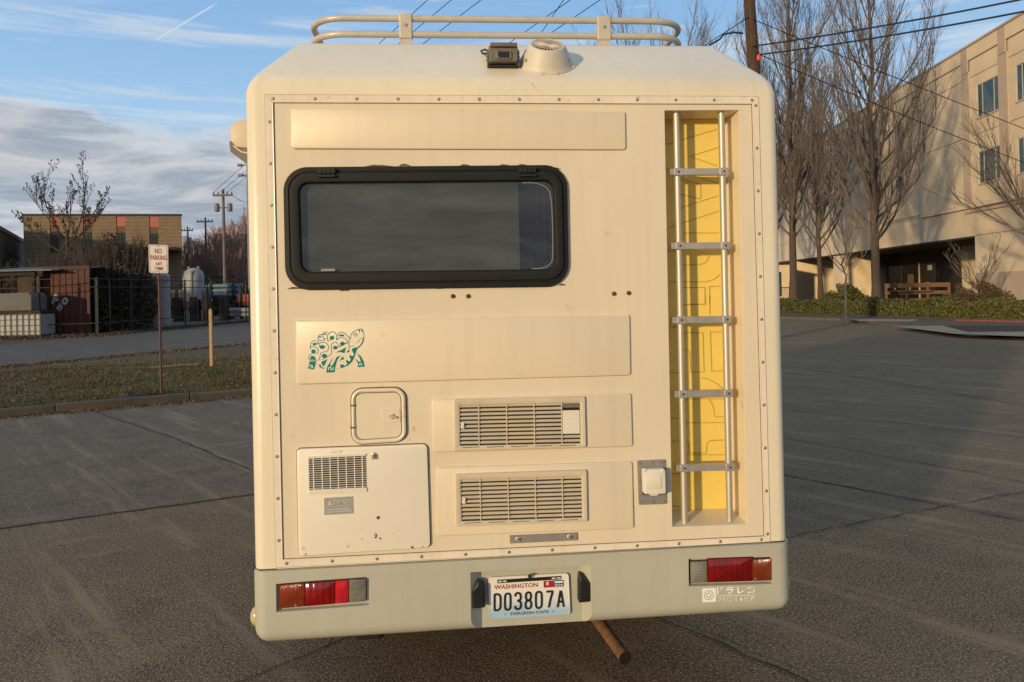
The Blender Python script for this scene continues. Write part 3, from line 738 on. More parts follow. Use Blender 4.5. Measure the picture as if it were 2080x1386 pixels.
# --- water-heater door
dd = rrect([L(603.5, 911.5), L(867.5, 901.5), L(874, 1110), L(607.5, 1128)], .016, 6)
mb = MB(); slab(mb, dd, -.001, -.012, .003); hdoor = mb.build('heater_door', M['door_white'], van, smooth=True)
mb = MB(); slab(mb, inset(dd, -.0035), .0, -.0012, .0005).build('sealant', M['sealant'], van)
gq = [L(626.5, 926), L(744.5, 920), L(746.5, 996.5), L(628, 1002.5)]
gi = [L(628, 930), L(744, 924), L(745.5, 988), L(629.5, 993)]
def bil(q, u, v):
    TL, TR, BR, BL = [Vector(p) for p in q]; return (TL*(1-u)+TR*u)*(1-v)+(BL*(1-u)+BR*u)*v
mb = MB(); mb.add([(p[0], -.0124, p[1]) for p in gi], [(0, 1, 2, 3)]); mb.build('grille_dark', M['black'], hdoor)
mb = MB()
ub = [0, .075, .095, .225, .243, .365, .383, .505, .523, .645, .663, .79, .808, .925, .945, 1.0]
for a_, b_ in zip(ub[1::2], ub[2::2]):
    p = [bil(gi, a_, 0), bil(gi, b_, 0), bil(gi, b_, 1), bil(gi, a_, 1)]; slab(mb, [tuple(v) for v in p], -.0124, -.0165, .0005)
for q in ([bil(gq, 0, 0), bil(gq, 1, 0), bil(gi, 1, 0), bil(gi, 0, 0)], [bil(gi, 0, 1), bil(gi, 1, 1), bil(gq, 1, 1), bil(gq, 0, 1)]):
    slab(mb, [tuple(v) for v in q], -.012, -.0172, .001)
gr = mb.build('grille', M['white_plastic'], hdoor)
for k in range(14):
    v0 = (k+.62)/14.2; a_, b_ = bil(gi, .0, v0), bil(gi, 1, v0); mb = MB()
    hh = .0012
    mb.add([(a_.x, -.0135, a_.y+hh), (b_.x, -.0135, b_.y+hh), (b_.x, -.0135, b_.y+.0005), (a_.x, -.0135, a_.y+.0005), (a_.x, -.0162, a_.y-.0002), (b_.x, -.0162, b_.y-.0002), (b_.x, -.0155, b_.y-.0014), (a_.x, -.0155, a_.y-.0014)],
           [(0,1,5,4), (4,5,6,7), (7,6,2,3), (0,4,7,3), (1,5,6,2)]); mb.build('slat', M['white_plastic'], hdoor)
q = [L(659.5, 1010), L(718.5, 1006.5), L(719.5, 1041), L(660, 1044.5)]
mb = MB(); slab(mb, q, -.0118, -.0128, .0003).build('warning_label', M['label'], hdoor)
text('warning_text', 'DANGER', [bil(q, .30, .12), bil(q, .93, .14), bil(q, .93, .42), bil(q, .30, .42)], -.0132, M['label_line'], hdoor, .01, .0004)
tri_ = [bil(q, .12, .42), bil(q, .25, .42), bil(q, .185, .14)]; mb = MB(); fillpoly(mb, [tuple(p) for p in tri_], -.0132, -.0128).build('warning_triangle', M['label_line'], hdoor)
mb = MB(); a_, b_ = bil(q, .02, .5), bil(q, .98, .5); mb.tube([(a_.x, -.0129, a_.y), (b_.x, -.0129, b_.y)], .0006, 4).build('label_rule', M['label_line'], hdoor)
text('warning_small_text', 'BE CAREFUL HOT SURFACE\nKEEP AWAY FROM EXHAUST', [bil(q, .07, .60), bil(q, .93, .60), bil(q, .93, .90), bil(q, .07, .90)], -.0132, M['label_line'], hdoor, 0, .0004) if False else None
mb = MB()      # the two rows of worn, unreadable small print
for vv in (.66, .80):
    u = .08
    while u < .9:
        wv = rnd.uniform(.02, .06); a_, b_ = bil(q, u, vv), bil(q, min(.93, u+wv), vv+.07)
        mb.box((a_.x, -.0131, b_.y), (b_.x, -.0127, a_.y)); u += wv+.018
mb.build('worn_print', M['label_line'], hdoor)
text('hot_text', 'HOT', [L(675, 914.5), L(697, 913.5), L(697, 919.5), L(675, 920.5)], -.0124, M['hot'], hdoor, -.004, .0004)
x, z = L(759.5, 924.5, -.012); mb = MB(); mb.lathe([(.0095, 0), (.0095, .003), (.006, .004), (.006, .009)], 14, Matrix.Translation((x, -.012, z)) @ Matrix.Rotation(R_(90), 4, 'X'))
mb.box((x-.006, -.026, z-.013), (x+.003, -.018, z+.004)); mb.build('door_latch', M['screw'], hdoor, smooth=True)
x, z = L(768, 1051.5, -.012); mb = MB(); mb.lathe([(.0085, 0), (.0085, .0012), (.0068, .0016)], 18, Matrix.Translation((x, -.0118, z)) @ Matrix.Rotation(R_(90), 4, 'X')); mb.build('hole_rim', M['white_plastic'], hdoor)
mb = MB(); mb.lathe([(.0062, 0), (.0062, .002)], 18, Matrix.Translation((x, -.0118, z)) @ Matrix.Rotation(R_(90), 4, 'X')); mb.build('hole', M['rust'], hdoor)
mb = MB()      # chipped rusty spots
for (px, py, s_) in ((763, 1085, 3), (766, 1090, 3.5), (770, 1093, 3), (762, 1094, 3), (774, 1095, 2), (735, 1095, 1.8), (798, 1083.5, 1.3), (775, 1101, 1), (768.5, 967, 1.2), (836, 923, 1), (733, 1075, .8), (620, 1127, 3), (838, 1112, 4), (859, 1111, 2)):
    for _ in range(3):
        x, z = L(px+rnd.uniform(-s_, s_)*.6, py+rnd.uniform(-s_, s_)*.6, -.012); r = s_*.0011*rnd.uniform(.5, 1.1)
        fillpoly(mb, [(x+r*rnd.uniform(.6, 1.3)*math.cos(t), z+r*rnd.uniform(.6, 1.2)*math.sin(t)) for t in [k*math.pi/3.5 for k in range(7)]], -.0124, -.0119)
mb.build('rust_spots', M['exhaust'], hdoor)
mb = MB()      # stains and scratches on the panel
for (px, py, s_) in ((839, 870, 2.5), (843, 874, 2.5), (833, 894, 1), (840, 868, 1.5)):
    for _ in range(4):
        x, z = L(px+rnd.uniform(-s_, s_), py+rnd.uniform(-s_, s_)); r = .0022*rnd.uniform(.5, 1.1)
        fillpoly(mb, [(x+r*math.cos(t)*rnd.uniform(.6, 1.2), z+r*math.sin(t)*rnd.uniform(.6, 1.2)) for t in [k*math.pi/3 for k in range(6)]], -.0006, .0)
mb.build('paint_chips', mat('chipped_paint', (.50, .40, .27), .8, var=.3, vscale=60), van)

# --- louvred vents
def vent(o4, i4, div, rows, cover=None):
    oo = rrect([L(*p) for p in o4], .006, 4); ii = rrect([L(*p) for p in i4], .004, 4)
    y0 = -.0075
    mb = MB(); ring_frame(mb, oo, ii, [(0, y0), (0, y0-.009), (.10, y0-.012), (.75, y0-.013), (1.0, y0-.010), (1, y0)])
    V = mb.build('vent', M['vent'], van, smooth=True)
    q = [L(*p) for p in i4]
    mb = MB(); mb.add([(p[0], y0-.0022, p[1]) for p in q], [(0, 1, 2, 3)]); mb.build('vent_back', M['vent_back'], V)
    rh = (Vector(q[0])-Vector(q[3])).length/rows
    for k in range(rows):
        v0 = (k+.36)/rows
        if cover and False: pass
        uend = 1.0
        segs = [(0, uend)]
        if cover and (cover[2] < v0 < cover[3]): segs = [(0, cover[0]-.005)]
        mb = MB()
        for (u0, u1) in segs:
            a_, b_ = bil(q, u0, v0), bil(q, u1, v0); sag = .0
            # a louvre blade: upper edge far back, lower edge forward
            mb.add([(a_.x, y0-.003, a_.y+rh*.34), (b_.x, y0-.003, b_.y+rh*.34), (b_.x, y0-.0095, b_.y-rh*.08), (a_.x, y0-.0095, a_.y-rh*.08),
                    (a_.x, y0-.0015, a_.y+rh*.24), (b_.x, y0-.0015, b_.y+rh*.24), (b_.x, y0-.0085, b_.y-rh*.20), (a_.x, y0-.0085, a_.y-rh*.20)],
                   [(0,1,2,3), (3,2,6,7), (7,6,5,4), (0,3,7,4), (1,5,6,2), (0,4,5,1)])
        mb.build('slat', M['vent'], V)
    mb = MB()
    for px in div:
        u = (px-i4[0][0])/(i4[1][0]-i4[0][0]); a_, b_ = bil(q, u, 0), bil(q, u, 1)
        mb.add([(a_.x-.0016, y0-.0105, a_.y), (a_.x+.0016, y0-.0105, a_.y), (b_.x+.0016, y0-.0105, b_.y), (b_.x-.0016, y0-.0105, b_.y), (a_.x-.0016, y0-.003, a_.y), (a_.x+.0016, y0-.003, a_.y), (b_.x+.0016, y0-.003, b_.y), (b_.x-.0016, y0-.003, b_.y)],
               [(0,1,2,3), (0,3,7,4), (1,5,6,2)])
        mb.build('divider', M['vent'], V); mb = MB()
    mb = MB(); c = bil(q, .022, .5); mb.box((c.x-.006, y0-.0135, c.y-.011), (c.x+.006, y0-.008, c.y+.011)); mb.lathe([(.005, 0), (.005, .003)], 10, Matrix.Translation((c.x, y0-.013, c.y-.001)) @ Matrix.Rotation(R_(90), 4, 'X')); mb.build('catch', M['white_plastic'], V)
    if cover:
        u0, u1, v0, v1 = cover[:4]
        p4 = [tuple(bil(q, u, v)) for u, v in ((u0, v0), (u1, v0), (u1, v1), (u0, v1))]
        mb = MB(); slab(mb, p4, y0-.004, y0-.0105, .001)
        for k in range(5):
            vv = v0+(v1-v0)*(.18+.17*k); a_, b_ = bil(q, u0+.01, vv), bil(q, u1-.01, vv); mb.tube([(a_.x, y0-.0105, a_.y), (b_.x, y0-.0105, b_.y)], .0012, 5)
        mb.build('vent_cover', M['white_plastic'], V)
        p4 = [tuple(bil(q, u, v)) for u, v in ((u0, .02), (u1, .02), (u1, .10), (u0, .10))]; mb = MB(); slab(mb, p4, y0-.004, y0-.0100, .001); mb.build('flue_clip', M['cam_body'], V)
        p4 = [tuple(bil(q, u, v)) for u, v in ((u0, .115), (u1, .115), (u1, .175), (u0, .175))]; mb = MB(); slab(mb, p4, y0-.004, y0-.0098, .0005); mb.build('flue_slot', M['black'], V)
    for k in range(5):    # row of slots in the lower lip
        a_, b_ = bil(q, .02+.2*k, 1.035), bil(q, .16+.2*k, 1.035); mb = MB(); mb.box((a_.x, y0-.0134, min(a_.y, b_.y)-.0006), (b_.x, y0-.0122, max(a_.y, b_.y)+.0002)); mb.build('slot', M['vent_back'], V)
    return V
vent([(922, 810.5), (1186.5, 804), (1189, 906.5), (923, 914.5)], [(933.5, 822), (1176.5, 816.5), (1178, 899), (934, 904)], (971.7, 1027.5, 1083, 1138.7), 10, (.852, .995, .185, .76))
vent([(924.5, 961), (1190, 952.5), (1192, 1056.5), (926, 1067)], [(935.5, 972.5), (1179.5, 965), (1181.5, 1049), (937.5, 1056.5)], (974, 1030, 1085, 1140), 10)

# --- bracket strip under the vents
q = [L(1035, 1087.5), L(1172, 1081.5), L(1172.5, 1097), L(1035.5, 1103.5)]
mb = MB(); slab(mb, q, 0, -.006, .0015); br = mb.build('metal_bracket', M['grey_plate'], van)
for px, py in ((1052, 1094.5), (1156.5, 1089.5)):
    x, z = L(px, py); mb = MB(); mb.lathe([(.010, 0), (.010, .002), (.0082, .003), (.0065, .0022)], 18, Matrix.Translation((x, -.006, z)) @ Matrix.Rotation(R_(90), 4, 'X')); mb.build('washer', M['alu'], br, smooth=True)
    mb = MB(); mb.lathe([(.0058, 0), (.0058, .006), (.004, .0085)], 6, Matrix.Translation((x, -.008, z)) @ Matrix.Rotation(R_(90), 4, 'X')); mb.build('bolt', M['screw'], br)

# --- power inlet
mb = MB(); slab(mb, rrect([L(1294, 935.5), L(1352, 933), L(1354.5, 1023.5), L(1297, 1025.5)], .005, 4), 0, -.004, .001); pw = mb.build('inlet_plate', M['grey_plate'], van)
for px, py in ((1299.5, 940.5), (1325, 938), (1346, 938.5), (1302, 1019), (1325.5, 1019.5), (1349, 1018), (1298.5, 978)):
    x, z = L(px, py); screw(pw, x, z, -.004, .8)
mb = MB(); slab(mb, rrect([L(1301.5, 951), L(1350, 949.5), L(1352, 1003), L(1304, 1004)], .005, 4), -.004, -.012, .002); mb.build('inlet_gasket', M['black'], pw)
mb = MB(); slab(mb, rrect([L(1304, 952, -.02), L(1349, 951, -.02), L(1350.5, 1001, -.02), L(1306, 1002, -.02)], .006, 5), -.010, -.038, .004); cv = mb.build('inlet_cover', M['white_plastic'], pw, smooth=True)
mb = MB(); slab(mb, rrect([L(1311, 966, -.04), L(1343, 965, -.04), L(1344, 993, -.04), L(1312, 994, -.04)], .004, 4), -.038, -.0405, .002); mb.build('cover_panel', M['white_plastic'], pw, smooth=True)
for px in (1309, 1345):
    x, z = L(px, 955, -.035); mb = MB(); mb.box((x-.005, -.041, z-.007), (x+.005, -.034, z+.006)); mb.build('cover_hinge', M['white_plastic'], pw, bevel=.001, seg=1)
x, z = L(1328.5, 1003, -.03); mb = MB(); mb.tube([(x-.02, -.030, z+.004), (x-.009, -.030, z-.003), (x+.009, -.030, z-.003), (x+.02, -.030, z+.004)], .005, 8).build('cover_tab', M['white_plastic'], pw, smooth=True)

# --- turtle decal (flat vinyl)
def TT(p): return L(560+p[0]/5.776, 620+p[1]/5.776, -.0088)
mb = MB(); Y0, Y1 = -.0092, -.0086
hb = MB()
def S(pts, w=8, **k):
    stroke(mb, pts, w, Y0, Y1, TT, **k); stroke(hb, pts, w+11, Y0+.0003, Y1, TT, **k)
def Fp(pts):
    fillpoly(mb, pts, Y0, Y1, TT)
    for a_, b_ in zip(pts, pts[1:]+pts[:1]): stroke(hb, [a_, b_], 11, Y0+.0003, Y1, TT)
def blob(cx, cz, rx, rz, tip=None):
    P = [(cx+rx*math.cos(t*math.pi/7), cz+rz*math.sin(t*math.pi/7)) for t in range(14)]
    if tip:
        i = min(range(14), key=lambda k: (P[k][0]-tip[0])**2+(P[k][1]-tip[1])**2); P[i] = tip
    Fp(P)
S([(545, 345), (515, 350), (497, 375), (500, 405), (525, 417), (560, 412), (575, 396)]); blob(519, 376, 10, 12, (532, 362))
S([(610, 322), (580, 315), (555, 330), (548, 358), (556, 382), (580, 398), (574, 404)]); blob(578, 341, 15, 10, (598, 334))
S([(612, 425), (604, 385), (612, 345), (640, 319), (675, 315), (705, 335), (716, 372), (712, 415)]); S([(612, 423), (640, 410), (675, 395), (690, 380)], 6); blob(657, 384, 25, 22, (684, 358))
S([(733, 362), (735, 335), (760, 319), (800, 326), (835, 355), (853, 385)]); S([(735, 364), (770, 362), (808, 366)], 7); blob(775, 353, 24, 11, (800, 362))
S([(716, 408), (740, 388), (780, 383), (820, 396), (842, 428), (838, 442), (795, 460), (745, 488)]); blob(781, 452, 27, 23, (806, 444))
S([(405, 518), (408, 460), (430, 425), (465, 418), (494, 428), (500, 446), (480, 458)]); blob(455, 458, 24, 17, (486, 446))
S([(410, 492), (450, 488), (480, 500), (496, 530), (488, 560), (440, 566), (416, 556)]); blob(443, 541, 26, 23, (420, 525))
S([(520, 490), (508, 462), (520, 444), (550, 436), (585, 442), (612, 470), (619, 508), (600, 540), (560, 550), (528, 566), (518, 605), (512, 640), (480, 646), (395, 645), (389, 615), (400, 588), (422, 578)]); blob(545, 492, 30, 24, (586, 488))
S([(655, 553), (652, 500), (656, 458), (690, 435), (722, 448), (735, 480), (732, 500)]); S([(660, 552), (640, 580), (592, 614), (545, 640)]); blob(698, 500, 27, 22, (726, 488))
S([(745, 488), (800, 462), (845, 440)], 5)
blob(569, 596, 29, 25, (605, 585))
Fp([(403, 638), (405, 615), (415, 600), (435, 595), (455, 602), (466, 620), (468, 640)])
S([(858, 550), (861, 510), (859, 440), (875, 362), (910, 315), (958, 290), (1005, 282), (1026, 308), (1033, 370), (1022, 430), (992, 480), (962, 502)])
th = [(935+21*math.cos(t*math.pi/6), 346+21*math.sin(t*math.pi/6)) for t in range(13)]; S(th, 6); blob(936, 346, 6, 6)
S([(932, 437), (962, 434), (985, 405), (1005, 390), (1028, 386)], 7, taper=True); S([(866, 487), (895, 482), (920, 474)], 6); S([(872, 370), (880, 390), (890, 395)], 5)
Fp([(972, 290), (988, 290), (990, 305), (984, 326), (976, 310)]); Fp([(1002, 288), (1015, 300), (1018, 318), (1008, 310)])
Fp([(1028, 380), (1034, 400), (1022, 440), (990, 484), (965, 500), (940, 560), (922, 620), (892, 672), (842, 712), (782, 738), (716, 745), (762, 732), (752, 700), (790, 695), (812, 712), (838, 690), (822, 655), (832, 640), (862, 662), (880, 640), (862, 600), (868, 583), (900, 602), (918, 578), (892, 530), (900, 508), (938, 496), (965, 492), (1005, 450)])
Fp([(695, 556), (760, 530), (828, 493), (806, 565), (765, 553)]); Fp([(834, 558), (842, 528), (856, 545), (868, 551), (850, 556)])
Fp([(592, 790), (604, 722), (640, 660), (668, 612), (655, 670), (640, 715), (660, 712), (690, 660), (712, 610), (762, 590), (722, 648), (702, 720), (690, 795), (678, 782), (662, 798), (648, 784), (632, 800), (618, 784), (602, 798)])
Fp([(742, 662), (775, 612), (795, 603), (801, 640), (768, 645)])
Fp([(540, 660), (572, 650), (605, 632), (578, 700), (556, 722), (535, 680)]); Fp([(505, 702), (520, 690), (540, 728), (582, 742), (545, 746), (515, 728)])
Fp([(392, 660), (475, 658), (466, 708), (446, 762), (436, 748), (422, 760), (410, 745), (396, 752), (386, 738), (372, 745), (392, 692)])
Fp([(952, 568), (1000, 598), (1032, 660), (1046, 724), (1032, 720), (1018, 730), (1002, 722), (985, 734), (970, 724), (960, 728), (966, 688), (932, 628), (972, 660), (1000, 670), (985, 620)])
tt = mb.build('turtle_decal', M['teal'], van); hb.build('decal_outline', M['sticker'], tt); tt['label'] = 'teal tribal turtle decal'
mb = MB()     # paler cut-out swirls
for P in ([(622, 762), (624, 735), (645, 728), (648, 748), (655, 762), (672, 752), (676, 730)], [(402, 728), (405, 705), (430, 712), (432, 730), (415, 735)], [(985, 708), (985, 690), (1005, 688), (1008, 702), (1000, 706)], [(640, 690), (660, 655), (668, 630)]):
    stroke(mb, P, 9, -.0098, -.0091, TT)
mb.build('decal_swirl', M['sticker'], tt)

# --- licence plate, recess lamps etc. are mounted on the bumper
YB = -.018      # bumper face stands a little proud of the rear face
def bumper():
    zt_l, zt_r = .634, .624
    hw = HW+.004; zt = .6285
    bm = bmesh.new(); zb = .362
    pts = [(-hw, YB, zt), (hw, YB, zt), (-hw, YB, zb), (hw, YB, zb), (-hw, .9, zt), (hw, .9, zt), (-hw, .9, zb+.02), (hw, .9, zb+.02)]
    v = [bm.verts.new(p) for p in pts]
    for f in ((0,1,3,2), (1,5,7,3), (0,2,6,4), (0,4,5,1), (2,3,7,6), (4,6,7,5)): bm.faces.new([v[i] for i in f])
    bmesh.ops.recalc_face_normals(bm, faces=bm.faces)
    low = [e for e in bm.edges if abs(e.verts[0].co.z-e.verts[1].co.z) < .03 and max(e.verts[0].co.z, e.verts[1].co.z) < .5 and min(e.verts[0].co.y, e.verts[1].co.y) < 0 or
           (abs(e.verts[0].co.x-e.verts[1].co.x) < 1e-4 and max(e.verts[0].co.z, e.verts[1].co.z) < .5)]
    vert = [e for e in bm.edges if abs(e.verts[0].co.z-e.verts[1].co.z) > .1 and e.verts[0].co.y < 0 and e.verts[1].co.y < 0]
    bmesh.ops.bevel(bm, geom=list(set(low+vert)), offset=.055, segments=8, affect='EDGES', profile=.5)
    me = bpy.data.meshes.new('bumper'); bm.to_mesh(me); bm.free()
    o = link_mesh('bumper', me, M['bumper'], van)
    cuts = []
    def cutter(front, back4, y0, y1):
        mb = MB(); mb.rings([[(x, y0, z) for x, z in front], [(x, YB, z) for x, z in front], [(x, y1, z) for x, z in back4]])
        c = mb.build('cut', None); c.parent = van; cuts.append(c)
    lq = [L(560.5, 1186.5, YB), L(750, 1170.5, YB), L(749.5, 1230, YB), L(561, 1244, YB)]
    rq = [L(1398.5, 1135.5, YB), L(1569, 1129, YB), L(1570, 1186.5, YB), L(1399, 1191.5, YB)]
    pq = [L(955.5, 1163, YB), L(1200, 1149, YB), L(1203, 1262, YB), L(957, 1300, YB)]
    pq[2] = (pq[2][0], .30); pq[3] = (pq[3][0], .30)
    pb = [(pq[0][0]+.042, pq[0][1]-.004), (pq[1][0]-.03, pq[1][1]-.004), (pq[2][0]-.03, .30), (pq[3][0]+.042, .30)]
    for q4 in (lq, rq):
        cutter(q4, inset(q4, .003), -.1, .0)
    cutter(pq, pb, -.1, .022)
    bpy.context.view_layer.update()
    for c in cuts:
        md = o.modifiers.new('b', 'BOOLEAN'); md.operation = 'DIFFERENCE'; md.object = c; md.solver = 'EXACT'
    bpy.context.view_layer.update()
    me2 = bpy.data.meshes.new_from_object(o.evaluated_get(bpy.context.evaluated_depsgraph_get()))
    o.modifiers.clear(); o.data = me2
    for c in cuts: bpy.data.objects.remove(c)
    me2.materials.clear(); me2.materials.append(M['bumper'])
    me2.polygons.foreach_set('use_smooth', [True]*len(me2.polygons)); me2.set_sharp_from_angle(angle=R_(25))
    return o, lq, rq
bump, lq, rq = bumper()
mb = MB()
mb.tube([(-HW-.001, .0, .6300), (-HW-.001, .9, .6300)], .0022, 5); mb.tube([(-HW+.02, -.0008, .6295), (to[3][0], -.0008, .6295)], .0024, 5); mb.tube([(HW-.02, -.0008, .6295), (to[2][0], -.0008, .6295)], .0024, 5)
mb.build('bumper_gap', M['black'], van)
# tail lamps
def lamp(c4, parts, yl, scr_px):
    q = [L(*p, yl) for p in c4]
    housing = MB(); slab(housing, rrect(q, .006, 4), .0, yl+.010, .001); H_ = housing.build('tail_lamp', M['black'], van)
    inn = [tuple(p) for p in inset(q, .002)]
    for name, mt, u0, u1, v0, v1 in parts:
        p4 = [tuple(bil(inn, u, v)) for u, v in ((u0, v0), (u1, v0), (u1, v1), (u0, v1))]
        mb = MB(); slab(mb, rrect(p4, .0025, 3), yl+.009, yl, .003); mb.build(name, M[mt], H_, smooth=True)
    for px, py in scr_px:
        x, z = L(px, py, yl); screw(H_, x, z, yl-.0005, .75)
    return H_
lamp([(566, 1188), (744, 1175.5), (744, 1223.5), (566, 1238.5)], [('amber_lens', 'lens_amber', 0, .285, 0, 1), ('red_lens', 'lens_red', .288, .64, 0, 1), ('lit_red_lens_area', 'lens_red_bright', .643, .80, 0, 1), ('clear_lens', 'lens_clear', .805, 1, 0, 1)], YB+.004,
     [(601, 1194.5), (601, 1230), (716.5, 1186), (716.5, 1220)])
lamp([(1402, 1141), (1568, 1134.5), (1568.5, 1181), (1403, 1186.5)], [('clear_lens', 'lens_clear', 0, .20, 0, 1), ('red_lens', 'lens_red', .205, .76, -.10, 1), ('amber_lens', 'lens_amber', .765, 1, 0, 1)], YB+.002,
     [(1427.5, 1146.5), (1428.5, 1180.5), (1534, 1142.5), (1534.5, 1176)])
# number plate
YP = .012
pq = [L(991.5, 1173, YP), L(1155, 1164, YP), L(1159, 1248.5, YP), L(993.5, 1258.5, YP)]
pl = rrect(pq, .012, 6)
mb = MB(); mb.rings([[(x, .020, z) for x, z in inset(pl, .002)], [(x, YP, z) for x, z in pl], [(x, YP-.002, z) for x, z in inset(pl, .001)], [(x, YP-.002, z) for x, z in inset(pl, .003)], [(x, YP-.0008, z) for x, z in inset(pl, .0045)]])
plate = mb.build('number_plate', M['plate'], van); plate['label'] = 'white and pale blue number plate'
PX = lambda x, y: L(940+x/6.5, 1080+y/6.5, YP)
PX_ = lambda p: PX(p[0], p[1])
GL = {'D': [[(.08, .03), (.08, .97)], [(.08, .03), (.5, .03), (.78, .09), (.92, .25), (.92, .75), (.78, .91), (.5, .97), (.08, .97)]],
      '0': [[(.5, .02), (.22, .06), (.07, .22), (.07, .78), (.22, .94), (.5, .98), (.78, .94), (.93, .78), (.93, .22), (.78, .06), (.5, .02)]],
      '3': [[(.08, .22), (.14, .09), (.45, .02), (.80, .08), (.90, .24), (.84, .42), (.48, .48), (.86, .56), (.94, .76), (.82, .92), (.48, .98), (.14, .92), (.06, .78)]],
      '8': [[(.5, .49), (.20, .43), (.11, .24), (.22, .07), (.5, .02), (.78, .07), (.89, .24), (.80, .43), (.5, .49), (.16, .57), (.06, .76), (.18, .93), (.5, .98), (.82, .93), (.94, .76), (.84, .57), (.5, .49)]],
      '7': [[(.04, .04), (.94, .04)], [(.92, .05), (.62, .48), (.38, .98)]],
      'A': [[(.04, 1.0), (.46, .03)], [(.54, .03), (.96, 1.0)], [(.2, .68), (.8, .68)]]}
for ch, (ax, bx) in zip('D03807A', ((410, 502), (549, 632), (683, 770), (820, 906), (957, 1044), (1098, 1192), (1246, 1334))):
    mb = MB(); ty = lambda x: 820+(x-402)*(768-820)/928; by = lambda x: 1044+(x-402)*(990-1044)/936
    for st_k in GL[ch]:
        P = [(ax+(bx-ax)*u, ty(ax+(bx-ax)*u)*(1-v)+by(ax+(bx-ax)*u)*v) for u, v in st_k]
        if ch in 'A7' and len(P) == 3: P = [P[0], ((P[0][0]+P[1][0])/2, (P[0][1]+P[1][1])/2), P[1], P[2]]
        stroke(mb, P, 25, YP-.0042, YP-.002, PX_)
    mb.build('plate_character', M['plate_ink'], plate)
text('plate_state', 'WASHINGTON', [PX(415, 706), PX(988, 672), PX(990, 728), PX(417, 764)], YP-.0018, M['plate_red'], plate, .012, .0008)
text('plate_motto', 'EVERGREEN STATE', [PX(630, 1066), PX(1130, 1036), PX(1132, 1072), PX(632, 1104)], YP-.0018, M['plate_ink'], plate, .0, .0008)
mb = MB(); fillpoly(mb, [PX(1066, 650), PX(1200, 645), PX(1203, 732), PX(1068, 740)], YP-.0016, YP-.0009); mb.build('month_sticker', M['plate_red'], plate)
mb = MB(); fillpoly(mb, [PX(1203, 642), PX(1330, 637), PX(1333, 725), PX(1205, 731)], YP-.0016, YP-.0009); mb.build('year_sticker', M['plate_blue'], plate)
text('month_number', '8', [PX(1100, 658), PX(1138, 656), PX(1138, 708), PX(1100, 710)], YP-.002, M['sticker'], plate, .02, .0004)
text('year_number', '2026', [PX(1212, 692), PX(1322, 686), PX(1322, 720), PX(1212, 724)], YP-.002, M['sticker'], plate, .02, .0004)
mb = MB(); fillpoly(mb, [PX(1214, 655), PX(1322, 650), PX(1322, 672), PX(1214, 678)], YP-.0019, YP-.0015); mb.build('sticker_strip', M['sticker'], plate)
mb = MB(); stroke(mb, [PX(455, 655), PX(1290, 603)], .0115, YP-.006, YP-.002); mb.build('camera_bar', M['black'], plate)
for a_, b_ in (((465, 653), (575, 646)), ((1172, 610), (1285, 602))):
    mb = MB(); stroke(mb, [PX(*a_), PX(*b_)], .0048, YP-.007, YP-.006); mb.build('bar_slot', M['plate'], plate)
    x, z = PX((a_[0]+b_[0])/2, (a_[1]+b_[1])/2); screw(plate, x, z, YP-.007, .5)
x, z = PX(880, 580); mb = MB(); mb.lathe([(.006, -.01), (.007, 0), (.006, .012), (.004, .016)], 14, Matrix.Translation((x, YP-.006, z)) @ Matrix.Rotation(R_(70), 4, 'X')); mb.build('plate_camera', M['black'], plate, smooth=True)
for px_ in ((560, 1090), (1192, 1050)):
    x, z = PX(*px_); mb = MB(); fillpoly(mb, [(x+.0022*math.cos(t*math.pi/3), z+.0022*math.sin(t*math.pi/3)) for t in range(6)], YP-.0018, YP-.001).build('plate_dot', M['plate_ink'], plate)
# plate lamps
for (c, s_) in (([(957.5, 1198), (971, 1176.5), (985.5, 1188), (985.5, 1232), (958.5, 1234)], 1), ([(1175, 1180), (1177, 1165), (1200, 1182), (1200, 1220), (1175, 1222.5)], 1)):
    P = [L(px, py, -.005) for px, py in c]; mb = MB()
    P = P if s_ == 1 else P[::-1]
    cx = sum(p[0] for p in P)/5
    mb.rings([[(x, .024, z) for x, z in P], [(x, -.012, z) for x, z in P], [(cx+(x-cx)*.75, -.020, z) if i > 2 or True else None for i, (x, z) in enumerate([(P[0][0], P[0][1]), ((P[1][0]), P[1][1]-.018), (P[2][0], P[2][1]-.004), (P[3][0], P[3][1]+.002), (P[4][0], P[4][1]+.002)])]])
    mb.build('plate_lamp', M['black'], van, bevel=.002, seg=2)
# sticker
SX = lambda x, y: L(1160+x/4.3333, 1080+y/4.3333, YB)
stk = MB(); c4 = rrect([SX(1153, 501), SX(1275, 496), SX(1277, 618), SX(1155, 624)], .004, 4)
e = SX(1213, 560)
def circ(r, n=24): return [(e[0]+r*math.cos(2*math.pi*k/n), e[1]+r*math.sin(2*math.pi*k/n)) for k in range(n)]
r1, r2, r3 = .0205*1, .0155, .0065
u = .0001
def annulus(mb, ro, ri, y0):
    holed(mb, circ(ro), [circ(ri)], y0)
holed(stk, c4, [circ(.0187)], YB-.0006)
holed(stk, circ(.0150), [circ(.0105)], YB-.0006)
fillpoly(stk, circ(.0062), YB-.0006, YB-.0003)
st = stk.build('sticker', M['sticker'], van); st['label'] = 'white dashcam warning sticker with a round lens emblem'
t1 = text('sticker_text', 'ドラレコ', [SX(1285, 490), SX(1621, 484), SX(1623, 546), SX(1287, 553)], YB-.0006, M['sticker'], st, .03, .0004)
mb = MB(); stroke(mb, [SX(1282, 566), SX(1622, 558)], .0018, YB-.0006, YB-.0002); mb.build('sticker_rule', M['sticker'], st)
t2 = text('sticker_small_text', 'フロント&リア', [SX(1290, 580), SX(1615, 572), SX(1616, 608), SX(1290, 616)], YB-.0006, M['sticker'], st, .02, .0004)

